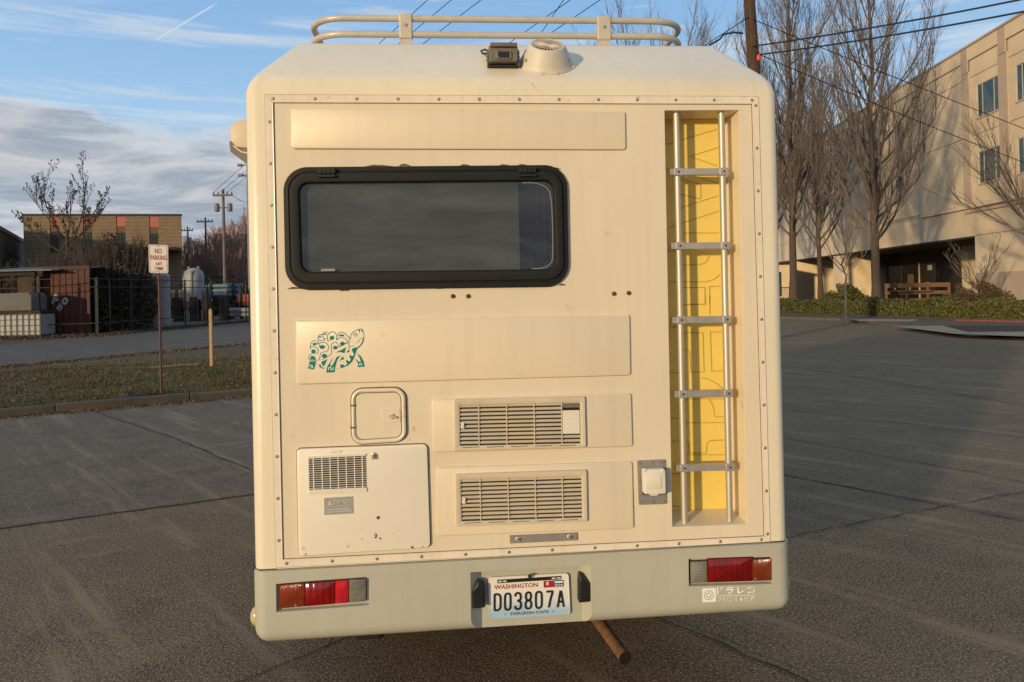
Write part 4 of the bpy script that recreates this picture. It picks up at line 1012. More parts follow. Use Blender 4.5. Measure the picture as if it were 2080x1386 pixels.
# --- side marker lamps
for sx, px, py in ((-1, 516, 1257), (1, 1600, 1195)):
    z = .435
    mb = MB(); rr = []
    for k, (r, o_) in enumerate(((.036, 0), (.036, .008), (.030, .020), (.016, .028), (.004, .030))):
        rr.append([(sx*(HW+.002+o_), .075+r*.8*math.cos(t*math.pi/6), z+r*1.05*math.sin(t*math.pi/6)) for t in range(12)])
    mb.rings(rr).build('side_marker', M['marker'], van, smooth=True)

# --- roof rack
YRK = .45; zl, zu = L(1000, 72, YRK)[1], L(1000, 40, YRK)[1]
xl, xr = L(626, 60, YRK)[0], L(1396, 60, YRK)[0]
rack = bpy.data.objects.new('roof_rack', None); COL.objects.link(rack); rack.parent = van; rack.empty_display_size = .1
def loop(z, name):
    P = []; r = .15; yb_ = YRK+1.9
    for cx, cy, a0 in ((xl+r, YRK+r, 180), (xr-r, YRK+r, 270), (xr-r, yb_-r, 0), (xl+r, yb_-r, 90)):
        for k in range(9):
            t = R_(a0+90*k/8); P.append((cx+r*math.cos(t), cy+r*math.sin(t), z+(cy+r*math.sin(t)-YRK)*.0))
    P.append(P[0])
    return MB().tube(P, .0138, 12, cap=False).build(name, M['rack'], rack, smooth=True)
loop(zl, 'lower_rail'); loop(zu, 'upper_rail')
for y_ in (YRK, YRK+1.9):
    for pa, pb in ((811, 838), (1212, 1240)):
        x0, x1 = L(pa, 60, YRK)[0], L(pb, 60, YRK)[0]; mb = MB(); sgn = -1 if y_ == YRK else 1
        mb.box((x0, y_-.019, zl-.022), (x1, y_+.019, zu+.016)); cb = mb.build('rack_clamp', M['rack'], rack, bevel=.006, seg=3)
        mb = MB(); mb.lathe([(.007, 0), (.007, .003), (.004, .006)], 10, Matrix.Translation(((x0+x1)/2, y_-.019, (zl+zu)/2)) @ Matrix.Rotation(R_(90), 4, 'X')).build('bolt', M['screw'], cb)
        mb = MB(); mb.box((x0+.004, y_-.012, ZR-.004), (x1-.004, y_+.012, zl-.02)); mb.build('rack_foot', M['rack'], cb)
for xs in (xl, xr):
    for yy in (YRK+.6, YRK+1.3):
        mb = MB(); mb.box((xs-.016, yy-.02, ZR-.004), (xs+.016, yy+.02, zu+.014)); mb.build('rack_clamp', M['rack'], rack, bevel=.005, seg=2)
for k in range(6):
    yy = YRK+.25+.28*k; MB().box((xl+.02, yy-.02, zl-.02), (xr-.02, yy+.02, zl-.004)).build('rack_slat', M['grey_plate'], rack) if k > 0 else None
mb = MB(); a_ = L(1170, 82, .75)[0]; b_ = L(1372, 84, .75)[0]; mb.box((a_, .62, ZR-.003), (b_, 1.6, ZR+.052)); mb.build('solar_panel', M['black'], van, bevel=.004, seg=1)

# --- ventilator cowl on the sloping rear of the roof
sl = Vector((0, SLOPE, ZR-ZC)).normalized(); nn = Vector((0, -sl.z, sl.y))
p0 = Vector((0, 0, ZC))
def onslope(px, py, h=0): return LP(px, py, p0+nn*h, nn)
c = onslope(1109, 131)
fr = Matrix.Translation(c) @ Matrix((( 1, 0, 0, 0), (0, sl.y, nn.y, 0), (0, sl.z, nn.z, 0), (0, 0, 0, 1)))
mb = MB(); mb.lathe([(.108, -.004), (.108, .003), (.101, .008), (.096, .022), (.087, .042), (.076, .062), (.069, .074), (.066, .077), (.060, .077), (.059, .068)], 40, fr)
cowl = mb.build('roof_ventilator', M['cowl'], van, smooth=True)
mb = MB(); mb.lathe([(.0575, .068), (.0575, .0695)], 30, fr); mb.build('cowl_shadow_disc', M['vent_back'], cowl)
for k in range(26):
    t = 2*math.pi*k/26; a_ = fr @ Vector((.010*math.cos(t), .010*math.sin(t), .0755)); b_ = fr @ Vector((.060*math.cos(t), .057*math.sin(t), .0755))
    MB().tube([a_, b_], .0018, 4).build('grille_bar', M['vent'], cowl)
mb = MB(); mb.lathe([(.010, .070), (.011, .076), (.009, .078)], 14, fr).build('grille_hub', M['vent'], cowl, smooth=True)
mb = MB()
for k in range(24): pass
ringp = [fr @ Vector((.035*math.cos(2*math.pi*k/24), .035*math.sin(2*math.pi*k/24), .0755)) for k in range(25)]
MB().tube(ringp, .0012, 4, cap=False).build('grille_ring', M['vent'], cowl)
for ang in (-.45, 3.6):
    a_ = fr @ Vector((.088*math.cos(ang), .088*math.sin(ang), .030)); mb = MB(); mb.lathe([(.009, -.006), (.008, .004), (.004, .006)], 10, Matrix.Translation(a_) @ Matrix.Rotation(R_(60), 4, 'X')).build('cowl_notch', M['grey_plate'], cowl)
for ang in (4.5, 4.95, 5.9): 
    a_ = fr @ Vector((.104*math.cos(ang), .104*math.sin(ang), .004)); MB().box((a_.x-.008, a_.y-.004, a_.z-.004), (a_.x+.008, a_.y+.004, a_.z+.004)).build('cowl_tab', M['vent'], cowl)
# --- reversing camera
c = onslope(1021, 134); cw = .112/2
RX = Matrix.Translation(c)
fy = c.y-.055
rcam = MB(); prof = rrect([(-cw, .060), (cw, .060), (cw*.98, -.006), (-cw*.98, -.006)], .010, 4)
zoff = c.z+.004
rcam.rings([[(c.x+x, fy+.085, zoff+z) for x, z in prof], [(c.x+x, fy+.012, zoff+z) for x, z in prof], [(c.x+x, fy, zoff+z) for x, z in inset(prof, .005)]])
rc_ = rcam.build('reversing_camera', M['cam_body'], van, smooth=True)
mb = MB(); mb.box((c.x-cw*.92, fy-.014, zoff+.048), (c.x+cw*.92, fy+.06, zoff+.064)); mb.build('camera_hood', M['cam_body'], rc_, bevel=.004, seg=2)
mb = MB(); slab(mb, rrect([(c.x-.030, zoff+.036), (c.x+.030, zoff+.036), (c.x+.030, zoff+.003), (c.x-.030, zoff+.003)], .004, 3), fy, fy-.006, .002); mb.build('lens_bezel', M['cam_body'], rc_)
mb = MB(); slab(mb, rrect([(c.x-.021, zoff+.031), (c.x+.021, zoff+.031), (c.x+.021, zoff+.008), (c.x-.021, zoff+.008)], .003, 3), fy-.005, fy-.0075, .0008); mb.build('lens', M['lens_glass'], rc_)
for s_ in (-1, 1):
    mb = MB(); mb.box((c.x+s_*(cw+.001), fy+.018, zoff-.016), (c.x+s_*(cw+.005), fy+.05, zoff+.045))
    for dz_ in (.010, .024, .038): mb.lathe([(.004, 0), (.004, .004)], 8, Matrix.Translation((c.x+s_*(cw+.004), fy+.034, zoff+dz_)) @ Matrix.Rotation(R_(90)*s_, 4, 'Y'))
    mb.build('camera_bracket', M['cam_body'], rc_)
MB().box((c.x-cw-.004, fy+.018, zoff-.018), (c.x+cw+.004, fy+.062, zoff-.012)).build('camera_base', M['black'], rc_)
x0, z0 = L(1012, 112, c.y+.05); P = [(x0, c.y+.05, z0-.008), (L(1000, 104, c.y+.05)[0], c.y+.055, z0+.012), (L(985, 101, c.y+.06)[0], c.y+.07, L(985, 101, c.y+.07)[1]), (L(977, 104, c.y+.08)[0], c.y+.08, L(977, 104, c.y+.08)[1]), (L(980, 109, c.y+.07)[0], c.y+.07, L(980, 109, c.y+.07)[1]), (L(995, 110, c.y+.05)[0], c.y+.05, L(995, 110, c.y+.05)[1])]
MB().tube(P, .0042, 8).build('camera_cable', M['black'], rc_, smooth=True)
# hairline cracks in the gel coat
mb = MB()
for P in ([(1077, 167), (1086, 178), (1096, 188), (1104, 191)],):
    mb.tube([(L(*p)[0], -.0002, L(*p)[1]) for p in P], .0008, 4)
mb.build('paint_crack', M['hot'], van); mb = MB()
for P in ([(1185, 100), (1192, 110), (1196, 120), (1204, 130)],):
    mb.tube([onslope(*p) for p in P], .0008, 4)
mb.build('paint_crack', M['hot'], van)

# --- awning box along the left side
mb = MB(); zt_, zb_ = L(480, 243, .12)[1], L(480, 302, .12)[1]; xo = L(467, 270, .12)[0]; xi = -HW+.002
prof = [(xi, zt_), (xo+.035, zt_), (xo+.012, zt_-.012), (xo, zt_-.035), (xo+.002, zb_+.03), (xo+.022, zb_+.006), (xi, zb_)]
mb.rings([[(x, .12, z) for x, z in prof], [(x, 3.4, z) for x, z in prof]]); aw = mb.build('awning', M['rack'], van, smooth=True, bevel=.004)
aw.data.materials[0] = M['vent']
mb = MB(); xa, za = L(463, 278, .12); xb, zb2 = L(503, 345, .12)
prof = [(xo+.004, zb_+.028), (xo-.006, zb_+.03), (xo-.002, zb_-.01), (xi, zb2), (xi, zb_-.03), (xi, zb_-.002)]
mb.rings([[(x, .13, z) for x, z in prof], [(x, 3.38, z) for x, z in prof]]); mb.build('awning_front_bar', M['cam_body'], van)
mb = MB(); mb.tube([(xo+.01, .127, zb_+.012), (xo+.04, .125, zb_-.012), (xi, .127, zb_-.022)], .003, 5).build('awning_edge', M['white_plastic'], van)
# --- exhaust, underbody, wheels
e0 = LP(1270, 1337, (0, .05, 0), (0, 1, 0)); e1 = LP(1216, 1262, (0, .34, 0), (0, 1, 0))
dv = (e1-e0)
st_ = e1+dv*1.5
mb = MB(); mb.tube([e0, e0.lerp(e1, .5), e1, st_, st_+Vector((-.1, .8, .05))], .0245, 18, cap=False)
ex = mb.build('exhaust_pipe', M['exhaust'], van, smooth=True)
mb = MB(); dn = dv.normalized(); mb.tube([e0-dn*.0015, e0+dn*.03], .0225, 18).build('pipe_mouth', M['black'], ex)
mb = MB(); mb.box((-.55, .5, .42), (.55, 4.1, .62)); mb.box((-HW+.06, .1, .40), (HW-.06, .9, .60)); mb.build('underbody', M['dark'], van)
mb = MB(); mb.box((-.6, 1.15, .27), (.6, 1.27, .37)); mb.lathe([(.14, -.1), (.14, .1)], 16, Matrix.Translation((0, 1.21, .32))); mb.build('rear_axle', M['dark'], van)
for xa, xb, zl_, yy_ in ((L(662, 0, .2)[0], L(782, 0, .2)[0], .262, .17), (L(1395, 0, .2)[0], L(1500, 0, .2)[0], .275, .20)):
    mb = MB(); mb.box((xa, yy_, zl_+.035), (xb, yy_+.10, .42)); mb.lathe([(.05, -.06), (.06, -.04), (.06, .04), (.05, .06)], 14, Matrix.Translation(((xa+xb)/2, yy_+.05, zl_+.06)) @ Matrix.Rotation(R_(90), 4, 'Y')); mb.build('spring_hanger', M['dark'], van, bevel=.008, seg=1)
mb = MB(); mb.box((-.72, .30, .27), (.72, .36, .42)); mb.build('added_cross_member', M['dark'], van)  # unseen bar, added to shade the ground under the van
mb = MB(); mb.box((-.42, .5, .30), (.1, 1.0, .44)); mb.build('muffler', M['dark'], van, bevel=.03)
for sx in (-1, 1):
    for yy in (1.2, 3.9):
        tmx = Matrix.Translation((sx*.74, yy, .31)) @ Matrix.Rotation(R_(90), 4, 'Y')
        mb = MB(); mb.lathe([(.19, -.1), (.27, -.1), (.30, -.085), (.31, -.05), (.31, .05), (.30, .085), (.27, .1), (.19, .1)], 32, tmx); wh = mb.build('wheel', M['tyre'], van, smooth=True)
        mb = MB(); mb.lathe([(.06, -.09), (.18, -.09), (.19, -.08), (.19, .08), (.18, .09), (.06, .09)], 24, tmx).build('rim', M['grey_plate'], wh, smooth=True)
    mb = MB(); mb.box((sx*.74-.11, .78, .28), (sx*.74+.11, .79, .60)); mb.build('mud_flap', M['black'], van)
# cab in front of the living box
mb = MB(); prof = [(-.84, .5), (.84, .5), (.86, 1.1), (.74, 1.85), (-.74, 1.85), (-.86, 1.1)]
mb.rings([[(x, 4.32, z) for x, z in prof], [(x, 5.0, z) for x, z in prof], [(x*.96, 5.5, min(z, 1.15)) for x, z in prof], [(x*.93, 5.9, min(z, .95)) for x, z in prof]]); mb.build('cab', M['paint'], van, smooth=True)

# ================================================================== TREES (generators)
M['bark'] = mat('grey_brown_bark', (.085, .062, .047), .9, var=.4, vscale=14, bump=.6, bscale=40)
M['twig'] = mat('brown_twigs', (.14, .115, .102), .9, var=.35, vscale=2)
M['twig_pale'] = mat('pale_twigs', (.19, .15, .125), .9, var=.35, vscale=2)
M['twig_dark'] = mat('dark_twigs', (.06, .045, .038), .9, var=.35, vscale=2)
M['leaf'] = mat('hedge_leaf', (.05, .058, .013), .6, col2=(.13, .125, .03), vscale=9)
M['leaf_dark'] = mat('dark_leaf', (.055, .048, .03), .7, col2=(.09, .07, .048), vscale=3)
M['leaf_red'] = mat('russet_leaf', (.085, .05, .026), .8, col2=(.12, .08, .04), vscale=5)
M['leaf_dry'] = mat('dry_leaf', (.20, .13, .07), .9, col2=(.10, .06, .035), vscale=12)
def branch(r, p, d, ln, segs, up, jit):
    pts = [p.copy()]; d = d.normalized()
    for i in range(segs):
        d = (d+Vector((r.uniform(-jit, jit), r.uniform(-jit, jit), r.uniform(-jit, jit)*.5+up))).normalized()
        p = p+d*(ln/segs); pts.append(p.copy())
    return pts, d
def vase_tree(seed, height, spread, trunk_h, n1, n2, n3, trunk_r, name='tree', up=.22, lean=.5, twig='twig', rmin=.006, leader=True, fork=.0):
    """bare tree whose limbs rise steeply; returns (trunk mesh, crown mesh)"""
    r = random.Random(seed)
    T = MB(); top = Vector((r.uniform(-.3, .3), r.uniform(-.3, .3), height*.97))
    k = 12; tp = [Vector((0, 0, -.1))]+[Vector((top.x*t+r.uniform(-.05, .05)*t*4, top.y*t+r.uniform(-.05, .05)*t*4, height*.97*t)) for t in [(i+1)/k for i in range(k)]]
    if not leader: tp = tp[:max(2, int(k*trunk_h/height*1.35)+2)]
    K = len(tp)-1
    tr = [trunk_r*1.45]+[max(.012, trunk_r*(1-(i/K)*.93)) for i in range(1, K+1)]
    if not leader: tr = [trunk_r*1.35]+[trunk_r*(1-.35*i/K) for i in range(1, K+1)]
    T.tube(tp, tr, 9)
    C = MB()
    zmax = tp[-1].z
    for i in range(n1):
        f = (i+.5)/n1; z = trunk_h+(zmax*.86-trunk_h)*(f**1.5)
        if not leader: z = trunk_h*(.8+.25*f)
        t = z/zmax*(K-1)+1; a = int(min(t, K-1)); base = tp[a].lerp(tp[min(a+1, K)], t-a); rad0 = tr[a]
        az = i*2.4+r.uniform(-.5, .5); rise = r.uniform(.6, 1.9)
        d = Vector((math.cos(az), math.sin(az), rise*(1.0 if leader else lean*2)))
        ln = (height-z)*(.62 if leader else .95)*r.uniform(.75, 1.05)
        ln = min(ln, spread*2.6)
        rb = max(.014, min(rad0*.5, .0085*ln+.008))
        pts, de = branch(r, base, d, ln, 9, up, .13)
        # keep the crown inside its width
        for q in pts[1:]:
            h = math.hypot(q.x-base.x, q.y-base.y); lim = spread*(.45+.55*min(1, (q.z-z)/max(1, ln*.5)))
            if h > lim: q.x = base.x+(q.x-base.x)*lim/h; q.y = base.y+(q.y-base.y)*lim/h
        C.tube(pts, [rb*(1-.85*j/9) for j in range(10)], 5, cap=False)
        for j in range(n2):
            g = .12+.86*(j+r.random())/n2; m_ = g*9; a = int(min(m_, 8)); b0 = pts[a].lerp(pts[a+1], m_-a)
            axis = (pts[min(a+1, 9)]-pts[a]).normalized()
            side = Vector((r.uniform(-1, 1), r.uniform(-1, 1), r.uniform(-.2, .6)))
            d2 = axis+side*.75
            l2 = ln*.42*(1-.5*g)*r.uniform(.6, 1.2)
            p2, _ = branch(r, b0, d2, l2, 5, up*.9, .16)
            r2 = max(rmin*1.25, rb*(1-.85*g)*.45)
            C.tube(p2, [r2*(1-.7*q/5) for q in range(6)], 4, cap=False)
            for q in range(n3):
                g3 = .15+.85*r.random(); m3 = g3*5; a3 = int(min(m3, 4)); b3 = p2[a3].lerp(p2[a3+1], m3-a3)
                d3 = (p2[a3+1]-p2[a3]).normalized()+Vector((r.uniform(-1, 1), r.uniform(-1, 1), r.uniform(-.1, .7)))*.6
                p3, _ = branch(r, b3, d3, l2*.5*r.uniform(.5, 1.3), 3, up*.6, .18)
                C.tube(p3, [rmin, rmin*.85, rmin*.7, rmin*.45], 3, cap=False)
    return T, C
def plant_tree(T, C, label, loc, rz=0, name='bare_tree', twig='twig', group=None, bark='bark', cat='tree'):
    t = thing(name, label, cat, loc, rz, group)
    T.build('trunk', M[bark], t, smooth=True, fix=False)
    c = C.build('crown', M[twig], t, fix=False); c['kind'] = 'stuff'
    return t
ZG = ZP+.05
T, C = vase_tree(11, 21.5, 2.9, 1.9, 46, 17, 7, .22, up=.17, rmin=.0065)
p = B(1781, 625, 37.6); tree_b = plant_tree(T, C, 'tall bare vase-shaped tree in the hedge, in front of the dark entrance', (p.x, 37.6, ZG))
T, C = vase_tree(23, 23.5, 2.9, 2.4, 46, 17, 7, .23, up=.18, rmin=.0075)
p = B(1612, 620, 43); plant_tree(T, C, 'tall bare tree just right of the camper, nearest its side edge', (p.x, 43, ZG))
T, C = vase_tree(31, 20, 3.2, 2.6, 38, 15, 7, .2, up=.18, rmin=.009)
p = B(1668, 620, 56); plant_tree(T, C, 'bare tree farther back between the two tall trees by the building', (p.x, 56, ZG))
T, C = vase_tree(41, 21, 4.2, 3, 36, 16, 7, .22, up=.13, rmin=.010)
p = B(1560, 620, 62); plant_tree(T, C, 'bare tree behind the utility pole, its twigs rising past the pole top', (p.x, 62, 0))
T, C = vase_tree(43, 24.5, 6.5, 12, 22, 12, 6, .22, up=.10, rmin=.012, leader=False)
p = B(1365, 600, 58); plant_tree(T, C, 'bare open-branched tree showing over the right end of the roof rack', (p.x, 58, 0))
T, C = vase_tree(47, 23.6, 5.5, 13, 14, 9, 5, .2, up=.10, rmin=.012, leader=False)
p = B(1235, 600, 60); plant_tree(T, C, 'bare tree whose top twigs just show behind the middle of the roof rack', (p.x, 60, 0))
T, C = vase_tree(53, 5.6, 1.0, 1.5, 18, 8, 4, .055, up=.20, rmin=.005, twig='twig_pale')
p = G(1718, 655, ZP); plant_tree(T, C, 'slim young tree with a thin pale trunk at the pavement edge', (p.x, p.y, ZP), twig='twig_pale', bark='twig_pale')
T, C = vase_tree(59, 9.3, 3.6, 3.2, 16, 12, 6, .14, up=.03, rmin=.006, leader=False)
p = B(2125, 640, 31); plant_tree(T, C, 'bare spreading tree reaching in at the right edge in front of the office windows', (p.x, 31, ZG))
T, C = vase_tree(61, 3.9, 1.7, 1.0, 12, 8, 4, .06, up=.05, rmin=.005, leader=False)
p = B(1990, 640, 36); plant_tree(T, C, 'small bare shrub-like tree by the pale wall right of the entrance', (p.x, 36, ZG))

# leafy volumes
def leaves(n, fn, size, seed=1):
    r = random.Random(seed); mb = MB()
    for _ in range(n):
        p = Vector(fn(r)); s = size*r.uniform(.6, 1.4)
        a = Vector((r.uniform(-1, 1), r.uniform(-1, 1), r.uniform(-1, 1))).normalized(); b = a.orthogonal().normalized(); b = (b*math.cos(r.random()*6)+a.cross(b)*math.sin(r.random()*6)).normalized(); c = a.cross(b)
        mb.add([p-b*s, p+c*s*.45, p+b*s, p-c*s*.45], [(0, 1, 2, 3)])
    return mb
h0, h1, h2 = G(1560, 637, ZP), G(1774, 643, ZP), G(1930, 648, ZP); h3 = G(2080, 651, ZP); h4 = G(2350, 656, ZP)
def along(pts, t):
    seg = [(pts[i+1]-pts[i]).length for i in range(len(pts)-1)]; s = t*sum(seg)
    for i, l_ in enumerate(seg):
        if s <= l_: return pts[i].lerp(pts[i+1], s/l_), (pts[i+1]-pts[i]).normalized()
        s -= l_
    return pts[-1], (pts[-1]-pts[-2]).normalized()
hp = [h0, h1, h2, h3, h4]
hd_ = [.42+.10*math.sin(k*1.7)+.06*math.sin(k*4.1) for k in range(60)]
def hfn(r):
    t = r.random(); p, d = along(hp, t); n = Vector((-d.y, d.x, 0)); n = n if n.y > 0 else -n
    H_ = .62+.09*math.sin(t*37)+.08*math.sin(t*91)+.06*math.sin(t*211)
    a = r.random(); face = r.random()
    if face < .55: off = .05+.12*r.random()+.10*math.sin(t*140)*(r.random()); z = H_*r.random()
    elif face < .9: off = .1+.9*r.random(); z = H_*(1-.08*r.random())
    else: off = .3+.8*r.random(); z = H_*r.random()
    return (p.x+n.x*off, p.y+n.y*off, ZG+z+.01)
mb = leaves(26000, hfn, .055, 3)
hedge = mb.build('hedge', M['leaf'], None, fix=False)
tag(hedge, 'long low clipped green hedge in front of the pale building', 'hedge')
mb = MB()
for i in range(40):
    p, d = along(hp, i/40); q, _ = along(hp, (i+1)/40); n = Vector((-d.y, d.x, 0)); n = n if n.y > 0 else -n
    a_, b_, c_, e_ = p+n*.25, q+n*.25, q+n*.95, p+n*.95
    mb.add([(v.x, v.y, ZG-.02) for v in (a_, b_, c_, e_)]+[(v.x, v.y, ZG+.40) for v in (a_, b_, c_, e_)], [(0,1,5,4), (1,2,6,5), (2,3,7,6), (3,0,4,7), (4,5,6,7)])
mb.build('hedge_branches', M['twig_dark'], hedge)
def bush(name, label, c, rx, ry, rz, n, size, mt, seed, cat='bush'):
    def fn(r):
        while True:
            a, b, q = r.uniform(-1, 1), r.uniform(-1, 1), r.uniform(0, 1)
            d = math.sqrt(a*a+b*b+q*q)
            lump = .78+.2*math.sin(a*7+seed)*math.cos(b*6)+.16*math.sin(q*9+a*5)
            if .5 < d < lump: return (c[0]+a*rx, c[1]+b*ry, c[2]+q*rz)
    o = leaves(n, fn, size, seed).build(name, M[mt], None, fix=False); tag(o, label, cat)
    mb = MB()
    r = random.Random(seed)
    for k in range(26):
        az = r.uniform(0, 6.28); mb.tube([(c[0], c[1], c[2]-.05), (c[0]+math.cos(az)*rx*.4, c[1]+math.sin(az)*ry*.4, c[2]+rz*.5*r.random()+.1), (c[0]+math.cos(az)*rx*.8, c[1]+math.sin(az)*ry*.8, c[2]+rz*r.uniform(.3, .8))], [.03, .02, .008], 4)
    mb.build('stems', M['twig_dark'], o, fix=False); return o
p = B(1715, 620, 42.5); bush('bush', 'rounded light green bush behind the hedge, left of the tall tree trunk', (p.x, 42.5, ZG), 1.5, 1.0, 1.55, 5200, .07, 'leaf', 5)
p = B(1995, 620, 34.5); bush('bush', 'rounded russet bush behind the hedge at the right', (p.x, 34.5, ZG), 1.55, .9, 1.5, 5200, .055, 'leaf_red', 6)
p = B(1950, 620, 38.5); bush('bush', 'small russet bush beside the wooden ramp rail', (p.x, 38.5, ZG), 1.0, .7, 1.35, 3000, .055, 'leaf_red', 8)

# ================================================================== OFFICE BUILDING (right)
M['stucco'] = mat('tan_precast', (.75, .59, .41), .85, var=.12, vscale=.5, bump=.15, bscale=30, rain=.0)
M['stucco2'] = mat('tan_precast_pilaster', (.52, .40, .30), .85, var=.10, vscale=.8, bump=.15, bscale=30)
M['win_glass'] = mat('green_window_glass', (.02, .045, .042), .06, var=.3, vscale=1.2, spec=.9)
M['door_glass'] = mat('dark_door_glass', (.010, .008, .007), .35, spec=.2)
M['white_frame'] = mat('pale_window_frame', (.45, .46, .42), .5)
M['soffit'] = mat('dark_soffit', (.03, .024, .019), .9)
M['brown_wood'] = mat('brown_timber', (.16, .085, .045), .8, var=.3, vscale=6, stretch=(1, 1, 6))
BA = -math.atan(.072)
off = thing('office_building', 'large tan precast office building with green-glazed windows and a dark recessed entrance', 'building', (24, 0, 0), BA)
def ob(name, lo, hi, mt, parent=off, bev=0):
    return MB().box(lo, hi).build(name, M[mt], parent, bevel=bev, seg=1)
YE = 97
ob('upper_wall', (.06, 24, 4.25), (18, YE, 15.2), 'stucco2')
ob('ground_wall', (.03, 24, -.1), (18, 43.3, 4.25), 'stucco')
ob('recess_back', (4.5, 43.3, -.1), (18, 53.5, 4.25), 'stucco')
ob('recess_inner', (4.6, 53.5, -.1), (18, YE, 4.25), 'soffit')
ob('pier', (0.03, 64, -.1), (2.4, 66.2, 4.25), 'stucco')
ob('end_wall', (.03, 77, -.1), (4.6, YE, 4.25), 'stucco')
ob('parapet', (-.06, 24, 14.55), (.4, YE, 15.35), 'stucco', bev=.03)
ob('parapet_cap', (-.12, 24, 15.35), (.5, YE, 15.47), 'stucco2')
ob('foundation_band', (-.03, 24, -.1), (.03, 43.2, 2.1), 'stucco2')
ob('cornice', (-.16, 24, 5.88), (.06, 49.5, 6.12), 'stucco', bev=.03)
ob('cornice_lower', (-.10, 24, 5.62), (.06, 44.1, 5.76), 'stucco2')
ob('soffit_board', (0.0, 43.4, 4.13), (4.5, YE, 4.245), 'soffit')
for y0 in (36.0, 39.6, 43.35):
    ob('pilaster', (-.06, y0, 6.14), (.06, y0+.88, 13.9), 'stucco2', bev=.02)
    ob('pilaster_head', (-.09, y0+.1, 13.9), (-.02, y0+.78, 15.3), 'stucco2')
edges = [(24, 32.3), (32.34, 35.96), (36.92, 39.56), (40.52, 43.31), (44.27, 48.0), (48.04, 51.9), (51.94, 53.6), (53.64, 58.5), (58.54, 63.5), (63.54, 68.5), (68.54, 74), (74.04, 80), (80.04, 88), (88.04, YE)]
rows = [(6.16, 10.08), (10.12, 13.5), (13.54, 14.5)]
wins = {2: (36.92+.0, 38.95), 3: (40.55, 42.65), 6: (52.1, 53.4)}
wz = {0: (7.2, 9.05), 1: (11.0, 12.9)}
ob('spandrel', (0, 24, 4.3), (.06, 43.3, 5.6), 'stucco'); ob('spandrel', (0, 43.34, 4.26), (.06, 56, 5.86), 'stucco'); ob('spandrel', (0, 56.04, 4.26), (.06, YE, 6.12), 'stucco')
for i, (ya, yb) in enumerate(edges):
    for j, (za, zb) in enumerate(rows):
        if i in wins and j in wz:
            wa, wb = wins[i]; zwa, zwb = wz[j]
            mbp = MB()
            for lo, hi in (((0, ya, za), (.06, yb, zwa)), ((0, ya, zwb), (.06, yb, zb)), ((0, ya, zwa), (.06, wa, zwb)), ((0, wb, zwa), (.06, yb, zwb))):
                if hi[1]-lo[1] > .02: mbp.box(lo, hi)
            mbp.build('wall_panel', M['stucco'], off)
            f = ob('window', (.045, wa, zwa), (.058, wb, zwb), 'win_glass')
            n_m = (wa+.42*(wb-wa)*.5, wb-.25*(wb-wa))
            for k, yy in enumerate((wa+.22*(wb-wa), wa+.76*(wb-wa))): ob('mullion', (.02, yy-.03, zwa), (.045, yy+.03, zwb), 'white_frame', f)
            ob('sill', (-.05, wa-.05, zwa-.08), (.045, wb+.05, zwa-.002), 'stucco2', f)
            for (lo, hi) in (((.02, wa, zwa), (.045, wb, zwa+.05)), ((.02, wa, zwb-.05), (.045, wb, zwb)), ((.021, wa, zwa), (.044, wa+.05, zwb)), ((.021, wb-.05, zwa), (.044, wb, zwb))): ob('frame', lo, hi, 'white_frame', f)
        else:
            ob('wall_panel', (0, ya, za), (.06, yb, zb), 'stucco')
for k, yy in enumerate((57.3, 60.4, 63.2)):
    d_ = ob('entrance_door', (4.55, yy, .0), (4.6, yy+2.6, 3.1), 'door_glass'); ob('door_frame', (4.50, yy+2.6, 0), (4.6, yy+2.75, 3.2), 'stucco2' if k == 0 else 'soffit', d_); ob('handle', (4.50, yy+1.2, 1.0), (4.54, yy+1.25, 1.6), 'white_frame', d_)
ob('door_notice', (4.48, 57.9, 2.55), (4.54, 58.5, 2.95), 'white_frame'); ob('door_notice', (4.48, 58.3, 1.4), (4.54, 59.0, 1.6), 'white_frame'); ob('door_notice', (4.48, 61.0, 1.5), (4.54, 61.9, 2.3), 'brown_wood')
ob('wall_notice', (4.45, 52.7, 1.6), (4.5, 53.1, 2.3), 'white_frame'); ob('meter_box', (-.08, 40.9, 2.2), (-.03, 41.25, 2.75), 'stucco2')
# low pale outbuilding right next to the camper's edge
p = B(1592, 600, 70)
small = thing('annex_building', 'small pale annex with a dark window, just right of the camper behind the tree trunk', 'building', (p.x-1.2, 70, 0), 0)
MB().box((-2.5, 0, -.1), (1.9, 5, 3.6)).build('wall', M['stucco'], small); MB().box((-2.7, -.2, 3.6), (2.1, 5.2, 3.85)).build('roof', M['soffit'], small); MB().box((.2, -.04, .6), (1.0, -.002, 2.9)).build('window', M['win_glass'], small)

# wooden ramp rail
p = B(1800, 607, 41.5); q = B(1928, 607, 40.5)
rail = thing('ramp_rail', 'brown timber ramp railing behind the hedge at the entrance', 'railing', (p.x, p.y, ZG), math.atan2(q.y-p.y, q.x-p.x))
Lr = (Vector((q.x, q.y))-Vector((p.x, p.y))).length
for k in range(4):
    xx = Lr*k/3; MB().box((xx-.06, -.06, -.1), (xx+.06, .06, 1.42)).build('post', M['brown_wood'], rail)
for z0, z1 in ((1.18, 1.42), (.80, .98), (.40, .58)): MB().box((0, -.09, z0), (Lr, -.065, z1)).build('board', M['brown_wood'], rail)
MB().box((0.2, -.5, .95), (Lr*.7, -.12, 1.02)).build('bench_top', M['brown_wood'], rail)
# low metal fence by the trunk at left
p = B(1582, 610, 47)
fe = thing('railing', 'short dark metal railing beside the camper edge, at the foot of the tree', 'railing', (p.x, 47, 0), 0)
for k in range(9): MB().box((k*.13-.0, -.012, 0), (k*.13+.022, .012, 1.45)).build('baluster', M['black'], fe)
MB().box((-.03, -.02, 1.45), (1.1, .02, 1.5)).build('rail', M['black'], fe)

